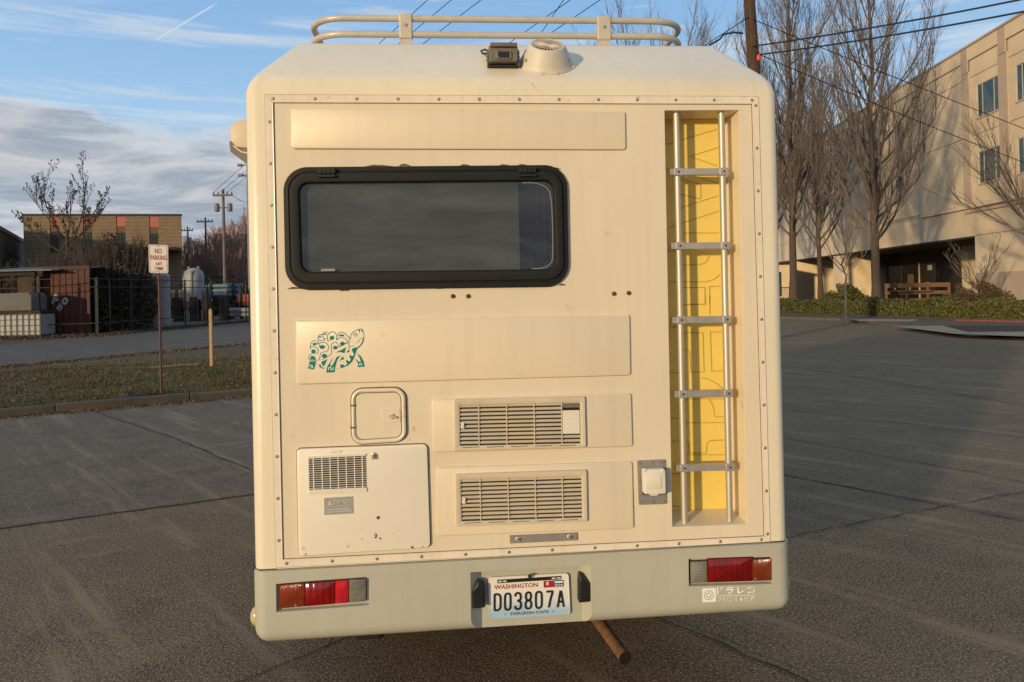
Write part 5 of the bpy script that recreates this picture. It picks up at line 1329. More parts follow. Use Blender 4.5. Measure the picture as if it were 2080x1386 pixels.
# ================================================================== UTILITY POLE + WIRES (right)
M['pole'] = mat('weathered_pole', (.11, .062, .036), .9, col2=(.03, .018, .012), vscale=9, stretch=(4, 4, .35), bump=.7, bscale=20)
M['wire'] = mat('black_cable', (.012, .012, .014), .7)
PD = 22.0; pt = B(1522, 0, PD); pb_ = B(1531, 141, PD)
dz_ = (pt-pb_); base = pb_+dz_*((0-pb_.z)/dz_.z)
pole = thing('utility_pole', 'brown wooden utility pole rising behind the right shoulder of the camper roof', 'utility pole', (base.x, PD, 0), 0)
topz = 12.2; tx = (pt.x-base.x)/(pt.z)*topz
MB().tube([(0, 0, -.3), (tx*.5, 0, topz*.5), (tx, 0, topz)], [.21, .185, .155], 18).build('pole_shaft', M['pole'], pole, smooth=True)
MB().box((tx-1.1, -.2, topz-.7), (tx+1.1, -.08, topz-.58)).build('crossarm', M['pole'], pole)
def sag(a, b, s, n=14):
    a, b = Vector(a), Vector(b); return [a.lerp(b, i/n)-Vector((0, 0, s*4*(i/n)*(1-i/n))) for i in range(n+1)]
bx_, bz_ = pt.x, 0
def wirething(label, a, b, s, r, group=None):
    o = MB().tube(sag(a, b, s), r, 6).build('cable', M['wire'], None, smooth=True); return tag(o, label, 'cable', group)
P1 = lambda px, py, y: tuple(B(px, py, y))
wirething('upper of two thick cables rising right from the utility pole', P1(1530, 94, 21.8), P1(2450, -82, 14), .12, .022)
wirething('lower of two thick cables rising right from the utility pole', P1(1536, 112, 21.8), P1(2450, -52, 14), .12, .022)
wirething('upper thin cable falling right from the pole across the office windows', P1(1530, 40, 21.8), P1(2400, 382, 33), .1, .014)
wirething('lower thin cable falling right from the pole across the tall bare trees', P1(1536, 108, 21.8), P1(2400, 440, 33), .25, .014)
wirething('short cable falling left from the pole past the roof corner', P1(1520, 35, 21.8), P1(1150, 262, 34), .1, .014)
bits = MB()
bits.tube([P1(1509, 68, 21.8), P1(1490, 66, 21.8), P1(1470, 70, 21.9), P1(1462, 80, 22), P1(1448, 88, 22), P1(1440, 92, 22.1)], .03, 6)
o = bits.build('cable_loop', M['wire'], pole); o.matrix_parent_inverse = Matrix.Translation(-Vector((base.x, PD, 0)))
for px, py in ((1541, 117), (1544, 121)):
    c = B(px, py, 21.7); mbq = MB(); mbq.lathe([(.0, -.11), (.05, -.09), (.065, 0), (.05, .08), (0, .1)], 10, Matrix.Translation(c)); o = mbq.build('red_marker', mat('red_plastic', (.75, .04, .03), .4), pole, smooth=True); o.matrix_parent_inverse = Matrix.Translation(-Vector((base.x, PD, 0))); break

# ================================================================== LEFT BACKGROUND
M['brick'] = mat('brown_brick', (.265, .19, .125), .9, col2=(.19, .137, .088), vscale=2.0, stretch=(1, 1, 3))
M['brick_dark'] = mat('dark_brick', (.07, .045, .036), .9, var=.2, vscale=2)
M['salmon'] = mat('salmon_panel', (.46, .135, .10), .7, var=.1)
M['win_dark'] = mat('factory_glass', (.10, .12, .12), .25, col2=(.02, .02, .022), vscale=1.4)
M['frame_dark'] = mat('dark_steel', (.018, .016, .015), .6)
M['red_steel'] = mat('rusty_red_steel', (.105, .030, .018), .75, col2=(.065, .02, .013), vscale=2, stretch=(3, 3, .5))
M['galv'] = mat('galvanised_steel', (.20, .20, .20), .6, var=.2, vscale=3)
M['tank_white'] = mat('white_tank', (.27, .275, .29), .5, var=.15, vscale=2)
M['blue_pipe'] = mat('blue_pipe', (.10, .17, .24), .5, var=.15, vscale=2)
M['orange'] = mat('orange_steel', (.50, .09, .03), .6, var=.2, vscale=3)
M['timber_dark'] = mat('dark_timber', (.03, .022, .018), .9)
M['grey_box'] = mat('grey_tarp', (.13, .125, .12), .8, var=.2, vscale=3)
YBk = 62
tl_, tr_ = B(47, 436, YBk), B(369, 438, YBk)
fac = thing('brick_factory', 'brown brick factory with a flat roof and four salmon panels above tall windows', 'building', (tl_.x, YBk, 0), 0)
Zt = tl_.z; FA = R_(13)
def fx(px):      # distance along the slanting front wall seen at this photo column
    r = ray(px, 500); k = r.x/r.y
    return (k*YBk-tl_.x)/(math.cos(FA)-k*math.sin(FA))
Wb = fx(369)
fac.rotation_euler.z = R_(13)
sk = 4.5
def skew(mb): mb.v = [(x-sk*max(0, y-.12)/14, y, z) for x, y, z in mb.v]; return mb
skew(MB().box((0, .12, -.1), (Wb, 14, Zt-.12))).build('core_wall', M['brick'], fac)
skew(MB().box((-.1, -.06, Zt-.12), (Wb+.1, 14.1, Zt+.06))).build('roof_coping', M['frame_dark'], fac)
strips = []
for pa, pb2 in ((102, 120.5), (169, 188), (237, 255.5), (304, 322)):
    x0, x1 = fx(pa), fx(pb2)
    zt1 = Zt-.13; zp = B(pa, 456, YBk).z; zw1 = B(pa, 470, YBk).z; zw0 = B(pa, 512, YBk).z
    MB().box((x0, .05, zp), (x1, .119, zt1)).build('salmon_panel', M['salmon'], fac)
    MB().box((x0, .06, zw1), (x1, .119, zp)).build('brick_infill', M['salmon'] if False else M['leaf_dry'], fac)
    wv = MB().box((x0, .09, zw0), (x1, .118, zw1)).build('window', M['win_dark'], fac)
    for k in range(1, 4): xx = x0+(x1-x0)*k/4; MB().box((xx-.025, .05, zw0), (xx+.025, .089, zw1)).build('glazing_bar', M['frame_dark'], wv)
    for k in range(0, 7): zz_ = zw0+(zw1-zw0)*k/6; MB().box((x0, .051, zz_-.025), (x1, .088, zz_+.025)).build('glazing_bar', M['frame_dark'], wv)
    MB().box((x0, .07, -.1), (x1, .119, zw0)).build('lower_infill', M['brick'], fac)
    strips.append((x0, x1))
xs = [0]+[v for s_ in strips for v in s_]+[Wb]
for a_, b_ in zip(xs[0::2], xs[1::2]): MB().box((a_, 0, -.1), (b_, .119, Zt-.125)).build('brick_bay', M['brick'], fac)
mb = MB()     # brick courses
for k in range(1, 28):
    z = Zt*k/28
    for a_, b_ in zip(xs[0::2], xs[1::2]): mb.box((a_+.02, -.008, z-.012), (b_-.02, .0, z+.012))
o = mb.build('mortar_courses', M['brick_dark'], fac); o['kind'] = 'stuff'
zc_ = B(300, 505, YBk).z
MB().box((fx(270), -2.2, zc_-.15), (Wb+.0, -.01, zc_+.12)).build('canopy', M['brick_dark'], fac)
for px in (273, 303): x0 = fx(px); MB().box((x0, -2.1, -.1), (x0+.22, -1.9, zc_-.15)).build('canopy_post', M['frame_dark'], fac)
# farther dark brick building at the left edge
pL = B(-60, 430, 48); pR = B(52, 490, 72)
db = thing('brick_shed', 'dark brick building receding at the far left edge of the view', 'building', (0, 0, 0))
a_, b_ = B(-60, 425, 47), B(50, 487, 78)
mb = MB(); pts4 = [(a_.x, a_.y), (b_.x, b_.y), (b_.x-8, b_.y), (a_.x-8, a_.y)]
zt4 = [a_.z-.4, b_.z-.4, b_.z-.4, a_.z-.4]
mb.add([(x, y, -.1) for x, y in pts4]+[(x, y, z) for (x, y), z in zip(pts4, zt4)], [(0,1,5,4), (1,2,6,5), (2,3,7,6), (3,0,4,7), (4,5,6,7)]); mb.build('wall', M['brick_dark'], db)
mb = MB(); mb.add([(x+.1, y, z) for (x, y), z in zip(pts4, zt4)]+[(x+.1, y, z+.35) for (x, y), z in zip(pts4, zt4)], [(0,1,5,4), (1,2,6,5), (2,3,7,6), (3,0,4,7), (4,5,6,7), (3,2,1,0)]); mb.build('roof', M['frame_dark'], db)
# second low building: white tower / silo far away
p = B(377, 480, 110); zt5 = p.z
MB().lathe([(1.0, -.1), (1.0, zt5-.8), (.8, zt5-.2), (.3, zt5)], 18, Matrix.Translation((p.x, 110, 0))).build('white_silo', M['tank_white'], None, smooth=True); tag(bpy.data.objects['white_silo'], 'tall narrow white silo just right of the brick factory', 'silo')

# red steel container and corrugated-roof shed
def ribbed(x0, x1, y0, y1, z0, z1, step=.28, dep=.035):
    """corrugated box skin: ribs in the front and side faces"""
    mb = MB(); P = []
    x = x0
    while x < x1-step*.9: P += [(x, y0), (x+step*.35, y0), (x+step*.5, y0+dep), (x+step*.85, y0+dep)]; x += step
    P += [(x1, y0), (x1, y1), (x0, y1)]
    P = [(a-.62*max(0, b-.1), b) for a, b in P]
    n = len(P); mb.v = [(a, b, z0) for a, b in P]+[(a, b, z1) for a, b in P]
    mb.f = [(i, (i+1) % n, n+(i+1) % n, n+i) for i in range(n)]+[tuple(range(n, 2*n))]
    return mb
cl, cr_ = B(92, 680, 33), B(184, 675, 33); ztc = B(140, 541, 33).z
ct = thing('steel_container', 'rusty red corrugated steel container with pale graffiti', 'container', (cl.x, 33, .06))
ribbed(0, cr_.x-cl.x, 0, 5.5, 0, ztc-.1).build('container_wall', M['red_steel'], ct)
MB().box((-.04, -.05, ztc-.22), (cr_.x-cl.x+.04, .12, ztc-.06)).build('top_rail', M['brick_dark'], ct); MB().box((-.04, -.05, -.02), (cr_.x-cl.x+.04, .03, .14)).build('bottom_rail', M['brick_dark'], ct)
for xx in (0, (cr_.x-cl.x)-.08): MB().box((xx-.02, -.06, 0), (xx+.1, .02, ztc-.1)).build('corner_post', M['red_steel'], ct)
mb = MB()
def gf(px, py): p = B(px, py, 32.9); return (p.x-cl.x, p.z-.06)
for P in ([(104, 618), (108, 602), (112, 600), (108, 612), (116, 608)], [(113, 628), (120, 618), (118, 632), (124, 622)], [(124, 612), (130, 606), (134, 612), (128, 618), (124, 612)]): stroke(mb, [gf(*p) for p in P], .09, -.012, -.004)
mb.build('graffiti', M['sign_white'], ct)
shl = B(-70, 680, 32.6)
sh = thing('open_shed', 'dark open shed under a corrugated metal roof beside the red container', 'shed', (shl.x, 32.6, .06))
Ws = cl.x-shl.x-.08
MB().box((0, 3.5, 0), (Ws, 3.6, 2.8)).build('back_wall', M['brick_dark'], sh)
MB().box((Ws-.12, .2, 0), (Ws, 3.4, 2.7)).build('side_wall', M['red_steel'], sh)
mb = MB(); n = 70; wv = Ws+1.0
mb.v = [(wv*i/n-.1, -.4, 2.95+.035*(i % 2)) for i in range(n+1)]+[(wv*i/n-.1, 4, 3.25+.035*(i % 2)) for i in range(n+1)]
mb.f = [(i, i+1, n+2+i, n+1+i) for i in range(n)]
b = n+1
mb.v += [(x, y, z-.03) for x, y, z in mb.v]; mb.f += [(2*b+i, 2*b+i+1, 2*b+n+2+i, 2*b+n+1+i) for i in range(n)]+[(i, i+1, 2*b+i+1, 2*b+i) for i in range(n)]
mb.build('corrugated_roof', M['galv'], sh, fix=False)
for xx in (.1, Ws*.5, Ws-.1): MB().box((xx-.06, -.1, 0), (xx+.06, .02, 2.95)).build('shed_post', M['timber_dark'], sh)
MB().box((0, -.12, 2.75), (Ws, .0, 2.93)).build('shed_beam', M['timber_dark'], sh)
# covered box and caged tank in front of the shed
c0, c1 = B(2, 631, 31.6), B(69, 597, 31.6)
tk = thing('caged_tank', 'white plastic tank in a dark wire cage in front of the open shed', 'tank', (c0.x-.1, 31.2, .094))
wt = B(82, 640, 31.2).x-c0.x+.1; ht = B(40, 636, 31.2).z-.094
MB().box((.04, .04, .12), (wt-.04, 1.1, ht-.06)).build('tank_body', M['tank_white'], tk, bevel=.05, seg=2)
for k in range(9): xx = wt*k/8; MB().box((xx-.012, -.012, .0), (xx+.012, .012, ht)).build('cage_bar', M['frame_dark'], tk)
for k in range(5): zz_ = .06+(ht-.1)*k/4; MB().box((0, -.014, zz_-.012), (wt, .010, zz_+.012)).build('cage_bar', M['frame_dark'], tk)
MB().box((0, 0, .0), (wt, 1.15, .12)).build('pallet', M['timber_dark'], tk)
gx0, gx1 = 0, wt*.82
gb = thing('covered_crate', 'grey covered crate sitting on top of the caged white tank', 'crate', (c0.x-.1, 31.2, .094+ht))
MB().box((-.02, -.05, .0), (wt+.02, 1.15, .09)).build('base_board', M['timber_dark'], gb)
prof = [(0, .09), (gx1, .09), (gx1, .72), (gx1-.12, .86), (.18, .84), (0, .66)]
MB().rings([[(x, 0, z) for x, z in prof], [(x, 1.05, z) for x, z in prof]]).build('cover', M['grey_box'], gb, bevel=.04, seg=2)

# thicket between container and sign
def thicket(label, px, y, rx, rz, n, seed, tw='leaf_dark'):
    p = B(px, 660, y); c = (p.x, y, .094)
    o = bush('thicket', label, c, rx, rx*.6, rz, n, .085, tw, seed, 'thicket')
    r = random.Random(seed); mb = MB()
    for k in range(700):
        az, h = r.uniform(0, 6.28), r.uniform(.3, 1)*rz; s = r.uniform(.2, 1)
        p0 = Vector((c[0]+math.cos(az)*rx*.5*s, c[1]+math.sin(az)*rx*.3*s, c[2])); p1 = Vector((c[0]+math.cos(az)*rx*s, c[1]+math.sin(az)*rx*.55*s, c[2]+h*.9)); p2 = p1+Vector((r.uniform(-.7, .7), r.uniform(-.4, .4), r.uniform(.1, .9)))
        mb.tube([p0, p1, p2], [.022, .014, .005], 4, cap=False)
    st = mb.build('branches', M['twig_dark'], o, fix=False); st['kind'] = 'stuff'; return o
thicket('dense dark bush growing up between the red container and the sign', 236, 37, 2.1, 5.0, 6000, 71)
thicket('dark bush behind the red container, below the leaning bare tree', 158, 41, 2.6, 4.6, 3500, 72)
thicket('low dark tangle of branches behind the fence near the white tank', 272, 38.5, 1.4, 2.9, 4500, 73)
thicket('dull bush standing behind the open shed at the far left', 40, 43, 3.0, 3.8, 5000, 74, 'leaf_red')
# bare magnolia-like tree with upright buds
T, C = vase_tree(83, 10.4, 3.5, 5.3, 13, 7, 0, .10, up=.13, rmin=.018, leader=False)
r = random.Random(5); Cv = C
tips = []
n_v = len(C.v)
pts_ = [Vector(C.v[i]) for i in range(0, n_v, 97)]
Tt = MB(); Tt.tube([(0, 0, 0), (.05, 0, 2.5), (0, 0, 5.0), (.05, 0, 5.9)], [.16, .13, .10, .08], 8)
Cc = MB(); r = random.Random(19); clump = MB()
def limb(p, d, ln, rad, lev):
    pts, de = branch(r, p, d, ln, 7, .11, .09)
    Cc.tube(pts, [rad*(1-.7*j/7) for j in range(8)], 5, cap=False)
    if lev < 2:
        for k in range(4 if lev == 0 else 3):
            t = .25+.2*k+r.uniform(-.05, .05); a = int(min(t*7, 6)); q = pts[a]; ax = (pts[a+1]-pts[a]).normalized()
            limb(q, ax*.8+Vector((r.uniform(-1, 1), r.uniform(-.6, .6), r.uniform(.1, .8))), ln*.5*r.uniform(.7, 1.1), rad*.5, lev+1)
    for i in range(3, 8):
        for _ in range(5 if lev else 3):
            t = r.random(); q = pts[i-1].lerp(pts[i], t); s = .034*r.uniform(.5, 1.6)
            off_ = Vector((r.gauss(0, .06), r.gauss(0, .06), r.uniform(-.02, .12)))
            if i < 6 and r.random() < .55: continue
            b_ = q+off_; u_ = Vector((r.uniform(-.5, .5), r.uniform(-.5, .5), 1)).normalized()*s*1.6; w_ = u_.orthogonal().normalized()*s*.6
            clump.add([b_-u_, b_+w_, b_+u_, b_-w_], [(0, 1, 2, 3)])
for az, rise, ln in ((2.9, .75, 4.3), (3.3, 1.3, 4.4), (.1, .8, 3.6), (.35, 1.7, 4.9), (3.0, .35, 3.2), (.0, .42, 3.0), (1.5, 1.5, 3.0)):
    limb(Vector((0, 0, 5.2+r.uniform(-.8, .5))), Vector((math.cos(az), math.sin(az)*.7, rise)), ln, .05, 0)
p = B(139, 640, 44)
tl = thing('bare_tree', 'bare spreading tree with upright dark bud clusters in front of the brick factory', 'tree', (p.x, 44, 0))
Tt.build('trunk', M['twig_dark'], tl, smooth=True); o = Cc.build('crown', M['twig_dark'], tl, fix=False); o['kind'] = 'stuff'
o = clump.build('buds', M['twig_dark'], tl, fix=False); o['kind'] = 'stuff'
# brown bare woods beside the camper: individual trees sharing two shapes
M['twig_far'] = mat('reddish_far_twigs', (.36, .225, .18), .95, var=.3, vscale=.7)
protos = []
for sd in (91, 92):
    T, C = vase_tree(sd, 10.5, 3.3, .9, 34, 11, 6, .12, up=.11, rmin=.016)
    protos.append((T, C))
first = {}
spots = [(396, 74, .78), (412, 80, .85), (432, 72, .82), (450, 86, 1.05), (468, 78, 1.0), (488, 84, 1.15), (508, 76, 1.08), (530, 88, 1.3), (404, 92, .95), (476, 70, .85), (440, 95, 1.15), (555, 80, 1.2), (20, 88, .8), (-20, 84, .9)]
for i, (px, y, s_) in enumerate(spots):
    p = B(px, 600, y); k = i % 2
    lab = 'reddish-brown bare tree in the thin wood beyond the fence, left of the camper' if px > 300 else 'reddish-brown bare tree behind the dark shed at the far left'
    grp = 'bare trees beyond the fence' if px > 300 else 'bare trees behind the shed'
    if k not in first:
        t = plant_tree(*protos[k], lab, (p.x, y, 0), 0, twig='twig_far', bark='twig_far', group=grp); first[k] = t
    else:
        t = copy_tree(first[k]); t.location = (p.x, y, 0); t['label'] = lab; t['group'] = grp
    t.rotation_euler.z = i*1.3; t.scale = (s_, s_, s_*rnd.uniform(.9, 1.05))
# undergrowth so the wood closes below
def fn(r): return (B(370+r.random()*200, 600, 66).x, 66+r.uniform(-3, 8), max(0, r.gauss(1.2, .9)))
o = leaves(9000, fn, .22, 9).build('undergrowth', M['leaf_red'], None, fix=False); o['kind'] = 'stuff'

# far wood closing the view behind the camper
def fn2(r):
    px = 470+r.random()*1080; y = 100+r.uniform(-6, 12); x = B(px, 600, y).x
    top = 6.2+1.6*math.sin(x*.35)+.9*math.sin(x*.93)+.5*math.sin(x*2.3)
    return (x, y, max(0, top*(1-r.random()**1.6)))
o = leaves(16000, fn2, .30, 17).build('distant_wood', M['twig_far'], None, fix=False); o['kind'] = 'stuff'
# utility poles on the left
def upole(label, px, py_top, y, arm_half, cans=False, arms=1, r=.12, mt='twig_pale'):
    p = B(px, py_top, y); t = thing('utility_pole', label, 'utility pole', (p.x, y, 0))
    MB().tube([(0, 0, -.2), (0, 0, p.z)], [r*1.15, r*.8], 10).build('pole_shaft', M[mt], t, smooth=True)
    for k in range(arms):
        z = p.z-.45-k*1.0; MB().box((-arm_half, -.16, z-.07), (arm_half, -.05, z+.07)).build('crossarm', M[mt], t)
        for s_ in (-1, -.5, .5, 1): MB().lathe([(.05, 0), (.07, .08), (.03, .2)], 8, Matrix.Translation((s_*arm_half*.93, -.1, z+.07))).build('insulator', M['galv'], t)
    if cans:
        for s_ in (-1, 1): 
            MB().lathe([(.06, -.32), (.17, -.30), (.19, -.26), (.19, .24), (.15, .30), (.06, .33)], 14, Matrix.Translation((s_*.48, 0, p.z-1.35))).build('transformer', M['galv'], t, smooth=True)
            MB().box((min(0, s_*.4), -.04, p.z-1.4), (max(0, s_*.4), .04, p.z-1.34)).build('bracket', M['frame_dark'], t)
    return t, p
t1_, pA = upole('utility pole carrying two grey transformer cans', 453, 385, 55, .72, True)
upole('distant utility pole just left of the transformer pole', 417, 442, 78, .85, r=.12, mt='twig_dark')
upole('small distant utility pole beside the brick factory corner', 381, 461, 88, .7, r=.12, mt='twig_dark')
p = B(502, 330, 40); t = thing('lamp_post', 'grey lamp post half hidden behind the edge of the camper below the awning', 'lamp post', (p.x, 40, 0))
MB().tube([(0, 0, 0), (0, 0, B(500, 352, 40).z)], [.09, .06], 10).build('post', M['galv'], t, smooth=True)
z = B(500, 356, 40).z; MB().tube([(0, 0, z-.1), (-.35, 0, z), (.3, 0, z)], .045, 8).build('arm', M['galv'], t); MB().box((-.5, -.1, z-.06), (-.25, .1, z+.08)).build('lamp_head', M['galv'], t, bevel=.02, seg=1)
z = B(500, 336, 40).z; MB().tube([(0, 0, z-.9), (0, 0, z), (-.3, 0, z+.02)], .04, 8).build('upper_arm', M['galv'], t); MB().box((-.52, -.1, z-.05), (-.28, .1, z+.08)).build('lamp_head', M['galv'], t, bevel=.02, seg=1)
# service wires from the transformer pole, passing overhead
top = Vector((pA.x, 55, pA.z-.3))
for i, (px, py, ex, ey, nm) in enumerate(((877, 0, -.7, 0, 'leftmost'), (939, 0, -.2, 0, 'second from left'), (1009, 0, .3, 0, 'third from left'))):
    # runs on the straight line of sight plane: far end on the crossarm, near end high overhead out of view
    far = top+Vector((ex, -.1, .05)); near = Vector(P1(px+330, py-330*1.0/(1.08 if i == 0 else 1.12 if i == 1 else 1.2), 24))
    o = MB().tube(sag(far, near, .02), .016, 5).build('cable', M['wire'], None); tag(o, nm+' of the three parallel thin cables crossing the sky above the roof rack', 'cable')
for (a_, b_, nm) in (((1045, 160), (1300, -228), 'steeper of two crossing thin cables above the roof rack, near the ventilator'), ((985, 122), (1300, -100), 'shallower of two crossing thin cables above the roof rack, near the ventilator'), ((1040, 118), (1330, -75), 'thin cable above the roof rack between the ventilator and the right clamp')):
    o = MB().tube([P1(a_[0]-70, a_[1]+90 if nm[0] == 's' and nm[1] == 't' else a_[1]+50, 32), P1(*b_, 20)], .013, 5).build('cable', M['wire'], None); tag(o, nm, 'cable')
fw0 = Vector((top.x, 55, top.z-2.2))
o = MB().tube(sag(top+Vector((.6, 0, 0)), B(530, 400, 48), .5), .02, 5).build('cable', M['wire'], None); tag(o, 'thin cable drooping from the transformer pole to the camper edge', 'cable')
o = MB().tube(sag(B(322, 497, YBk-.3), B(560, 495, 60), .3), .022, 5).build('cable', M['wire'], None); tag(o, 'thin cable running right from the brick factory wall', 'cable')

# black fence along the verge
FHt = 2.5
def fence(fa, fb, label):
    fd = (fb-fa); FL = fd.length
    fen = thing('metal_fence', label, 'fence', tuple(fa), math.atan2(fd.y, fd.x))
    nP = max(2, round(FL/2.3))
    for k in range(nP+1): xx = FL*k/nP; MB().box((xx-.028, -.028, -.1), (xx+.028, .028, FHt+.05)).build('post', M['frame_dark'], fen)
    for z in (FHt, FHt-.36, .55): MB().box((0, -.018, z-.019), (FL, .018, z+.019)).build('rail', M['frame_dark'], fen)
    mb = MB(); xx = 0
    while xx < FL: mb.box((xx-.004, -.004, .02), (xx+.004, .004, FHt-.02)); xx += .85
    o = mb.build('wire_mesh', M['frame_dark'], fen); o['kind'] = 'stuff'
f0, f1 = B(-160, 700, 30.6), B(196, 680, 32.3)
fa, fb = Vector((f1.x, f1.y, .094)), Vector((-16.4, 51.5, .094))
fence(Vector((f0.x, f0.y, .094)), fa, 'black metal rail fence running in front of the shed and the red container')
fence(fa+(fb-fa).normalized()*.12, fb, 'black metal rail fence running back from the red container towards the camper')
# yard contents behind the fence
def cyl(name, label, cat, px0, px1, py0, py1, y, mt, dome=False, dia=None):
    a_, b_ = B(px0, py0, y), B(px1, py1, y); R2 = abs(b_.x-a_.x)/2; zt_ = a_.z
    t = thing(name, label, cat, ((a_.x+b_.x)/2, y, 0))
    prof = [(R2, 0), (R2, zt_-.15), (R2*.85, zt_-.03), (R2*.3, zt_)] if not dome else [(R2, 0), (R2, zt_-R2*.8), (R2*.85, zt_-R2*.35), (R2*.5, zt_-R2*.08), (R2*.1, zt_)]
    MB().lathe(prof, 24).build('tank_shell', M[mt], t, smooth=True)
    MB().tube([(R2*.2, -R2*1.02, .9), (R2*.2, -R2*1.0, zt_-.2)], .05, 6).build('pipe', M['galv'], t)
    MB().lathe([(R2*.32, 0), (R2*.32, .1), (R2*.26, .14)], 16, Matrix.Translation((R2*.1, -R2*.93, .95)) @ Matrix.Rotation(R_(90), 4, 'X')).build('manhole', M['grey_box'], t)
    for s_ in (-1, 1): MB().lathe([(.07, 0), (.11, .05), (.11, .2)], 8, Matrix.Translation((s_*R2*.5, 0, zt_-.1))).build('nozzle', M['galv'], t)
    return t
cyl('storage_tank', 'large grey-white cylindrical tank directly behind the no parking sign', 'tank', 296, 345, 556, 655, 43, 'tank_white')
cyl('storage_tank', 'white dome-topped tank right of the no parking sign', 'tank', 374, 414, 545, 600, 52, 'tank_white', True)
def stack(name, label, cat, px0, px1, py0, py1, y, mt, n, r, ty='pipe'):
    a_, b_ = B(px0, py0, y), B(px1, py1, y); t = thing(name, label, cat, (a_.x, y, 0)); W_ = b_.x-a_.x
    zt_ = a_.z; k = 0
    rowsn = max(1, int((zt_-max(0, b_.z))/(2*r)))
    zb = zt_-rowsn*2*r
    for i in range(rowsn):
        for j in range(n):
            yy = j*2*r; z = zb+r+i*2*r*.98
            if ty == 'pipe': MB().tube([(rnd.uniform(-.2, .2), yy, z), (W_+rnd.uniform(-.2, .2), yy, z)], r, 12).build('pipe', M[mt], t, smooth=True)
            else: MB().box((rnd.uniform(-.1, .1), yy-r, z-r*.85), (W_+rnd.uniform(-.1, .1), yy+r*.8, z+r*.85)).build('beam', M[mt], t)
    for xx in (W_*.12, W_*.85): MB().box((xx-.08, -r*1.4, 0), (xx+.08, -r*1.1, zt_+.1)).build('rack_post', M['timber_dark'], t); MB().box((xx-.08, -r*1.4, zb-.14), (xx+.08, n*2*r, zb)).build('rack_bearer', M['timber_dark'], t)
    MB().box((W_*.1, -.05, 0), (W_*.14, .1, max(.05, zb-.1))).build('rack_leg', M['timber_dark'], t)
    return t
stack('pipe_stack', 'stack of blue pipes behind the fence, near the camper', 'pipe stack', 422, 486, 577, 606, 55, 'blue_pipe', 3, .17)
stack('beam_stack', 'stack of orange steel beams behind the fence, at the camper edge', 'beam stack', 484, 545, 598, 624, 53, 'orange', 3, .14, 'beam')
stack('beam_stack', 'stack of dark steel beams between the white tanks', 'beam stack', 352, 420, 588, 618, 52, 'grey_box', 3, .16, 'beam')
stack('beam_stack', 'low stack of orange and red steel beams below the dark beams', 'beam stack', 365, 415, 612, 626, 50.5, 'orange', 2, .12, 'beam')
stack('pipe_stack', 'pale grey pipes lying under the orange steel beams', 'pipe stack', 455, 540, 626, 645, 52, 'tank_white', 2, .16)
for i, px in enumerate((360, 394, 419, 453)):
    p = B(px, 640, 50); o = MB().box((p.x-.18, 49.8, 0), (p.x+.18, 50.2, 1.75)).build('timber_post', M['timber_dark'], None, bevel=.02, seg=1)
    tag(o, ['leftmost of four dark upright timber posts in the yard', 'second from left of four dark upright timber posts in the yard', 'third from left of four dark upright timber posts in the yard', 'rightmost of four dark upright timber posts in the yard'][i], 'post', 'dark posts in the yard')
rm = thing('red_machine', 'dark red steel machine frame left of the white tank behind the fence', 'machine', (B(270, 640, 42).x, 42, 0))
for k in range(3): MB().box((k*.42, -.1, 0), (k*.42+.12, .1, 2.3)).build('upright', M['red_steel'], rm)
for z in (.7, 1.3, 1.9): MB().box((-.05, -.12, z), (1.0, .12, z+.14)).build('cross_beam', M['red_steel'], rm)
MB().lathe([(.26, -.3), (.26, .3)], 14, Matrix.Translation((.45, -.2, 1.5)) @ Matrix.Rotation(R_(90), 4, 'Y')).build('drum', M['frame_dark'], rm)

# no-parking sign
zk = .1
sb = G(328, 803, zk); d0 = sb.y
sg = thing('no_parking_sign', 'white no parking sign with dark red lettering on a rusty post at the kerb', 'sign', (sb.x, sb.y, zk))
sx_, sz_ = B(322, 557, d0).x-sb.x, B(322, 557, d0).z-zk
MB().box((-.022, -.015, -.1), (.022, .0, sz_-.0)).build('lower_post', M['exhaust'], sg) if False else None
pz = B(322, 500, d0).z-zk; px_ = B(322, 500, d0).x-sb.x
MB().tube([(0, 0, -.1), (px_, 0, pz)], .022, 6).build('post', mat('rusty_sign_post', (.10, .055, .04), .8, var=.3, vscale=20), sg)
q4 = [(B(px, py, d0-.03).x-sb.x, B(px, py, d0-.03).z-zk) for px, py in ((301.5, 497), (341.5, 498), (342, 555.5), (303, 554.5))]
c4 = rrect(q4, .03, 5)
mb = MB(); slab(mb, c4, -.026, -.032, .001); face = mb.build('sign_plate', M['sign_white'], sg)
mb = MB(); i1, i2 = inset(c4, .014), inset(c4, .022); ring_frame(mb, i1, i2, [(0, -.0322), (0, -.0335), (1, -.0335), (1, -.0322)]); mb.build('sign_border', M['sign_red'], face)
for s_, (u0, v0, u1, v1) in (('NO', (.32, .13, .68, .31)), ('PARKING', (.10, .37, .92, .54)), ('ANY', (.35, .61, .68, .73)), ('TIME', (.29, .78, .76, .90))):
    text('sign_text', s_, [bil(q4, u0, v0), bil(q4, u1, v0), bil(q4, u1, v1), bil(q4, u0, v1)], -.0338, M['sign_red'], face, .018, .001)
for v in (.06, .95): c = bil(q4, .5, v); MB().lathe([(.012, 0), (.008, .006)], 8, Matrix.Translation((c.x, -.032, c.y)) @ Matrix.Rotation(R_(90), 4, 'X')).build('bolt', M['galv'], face)
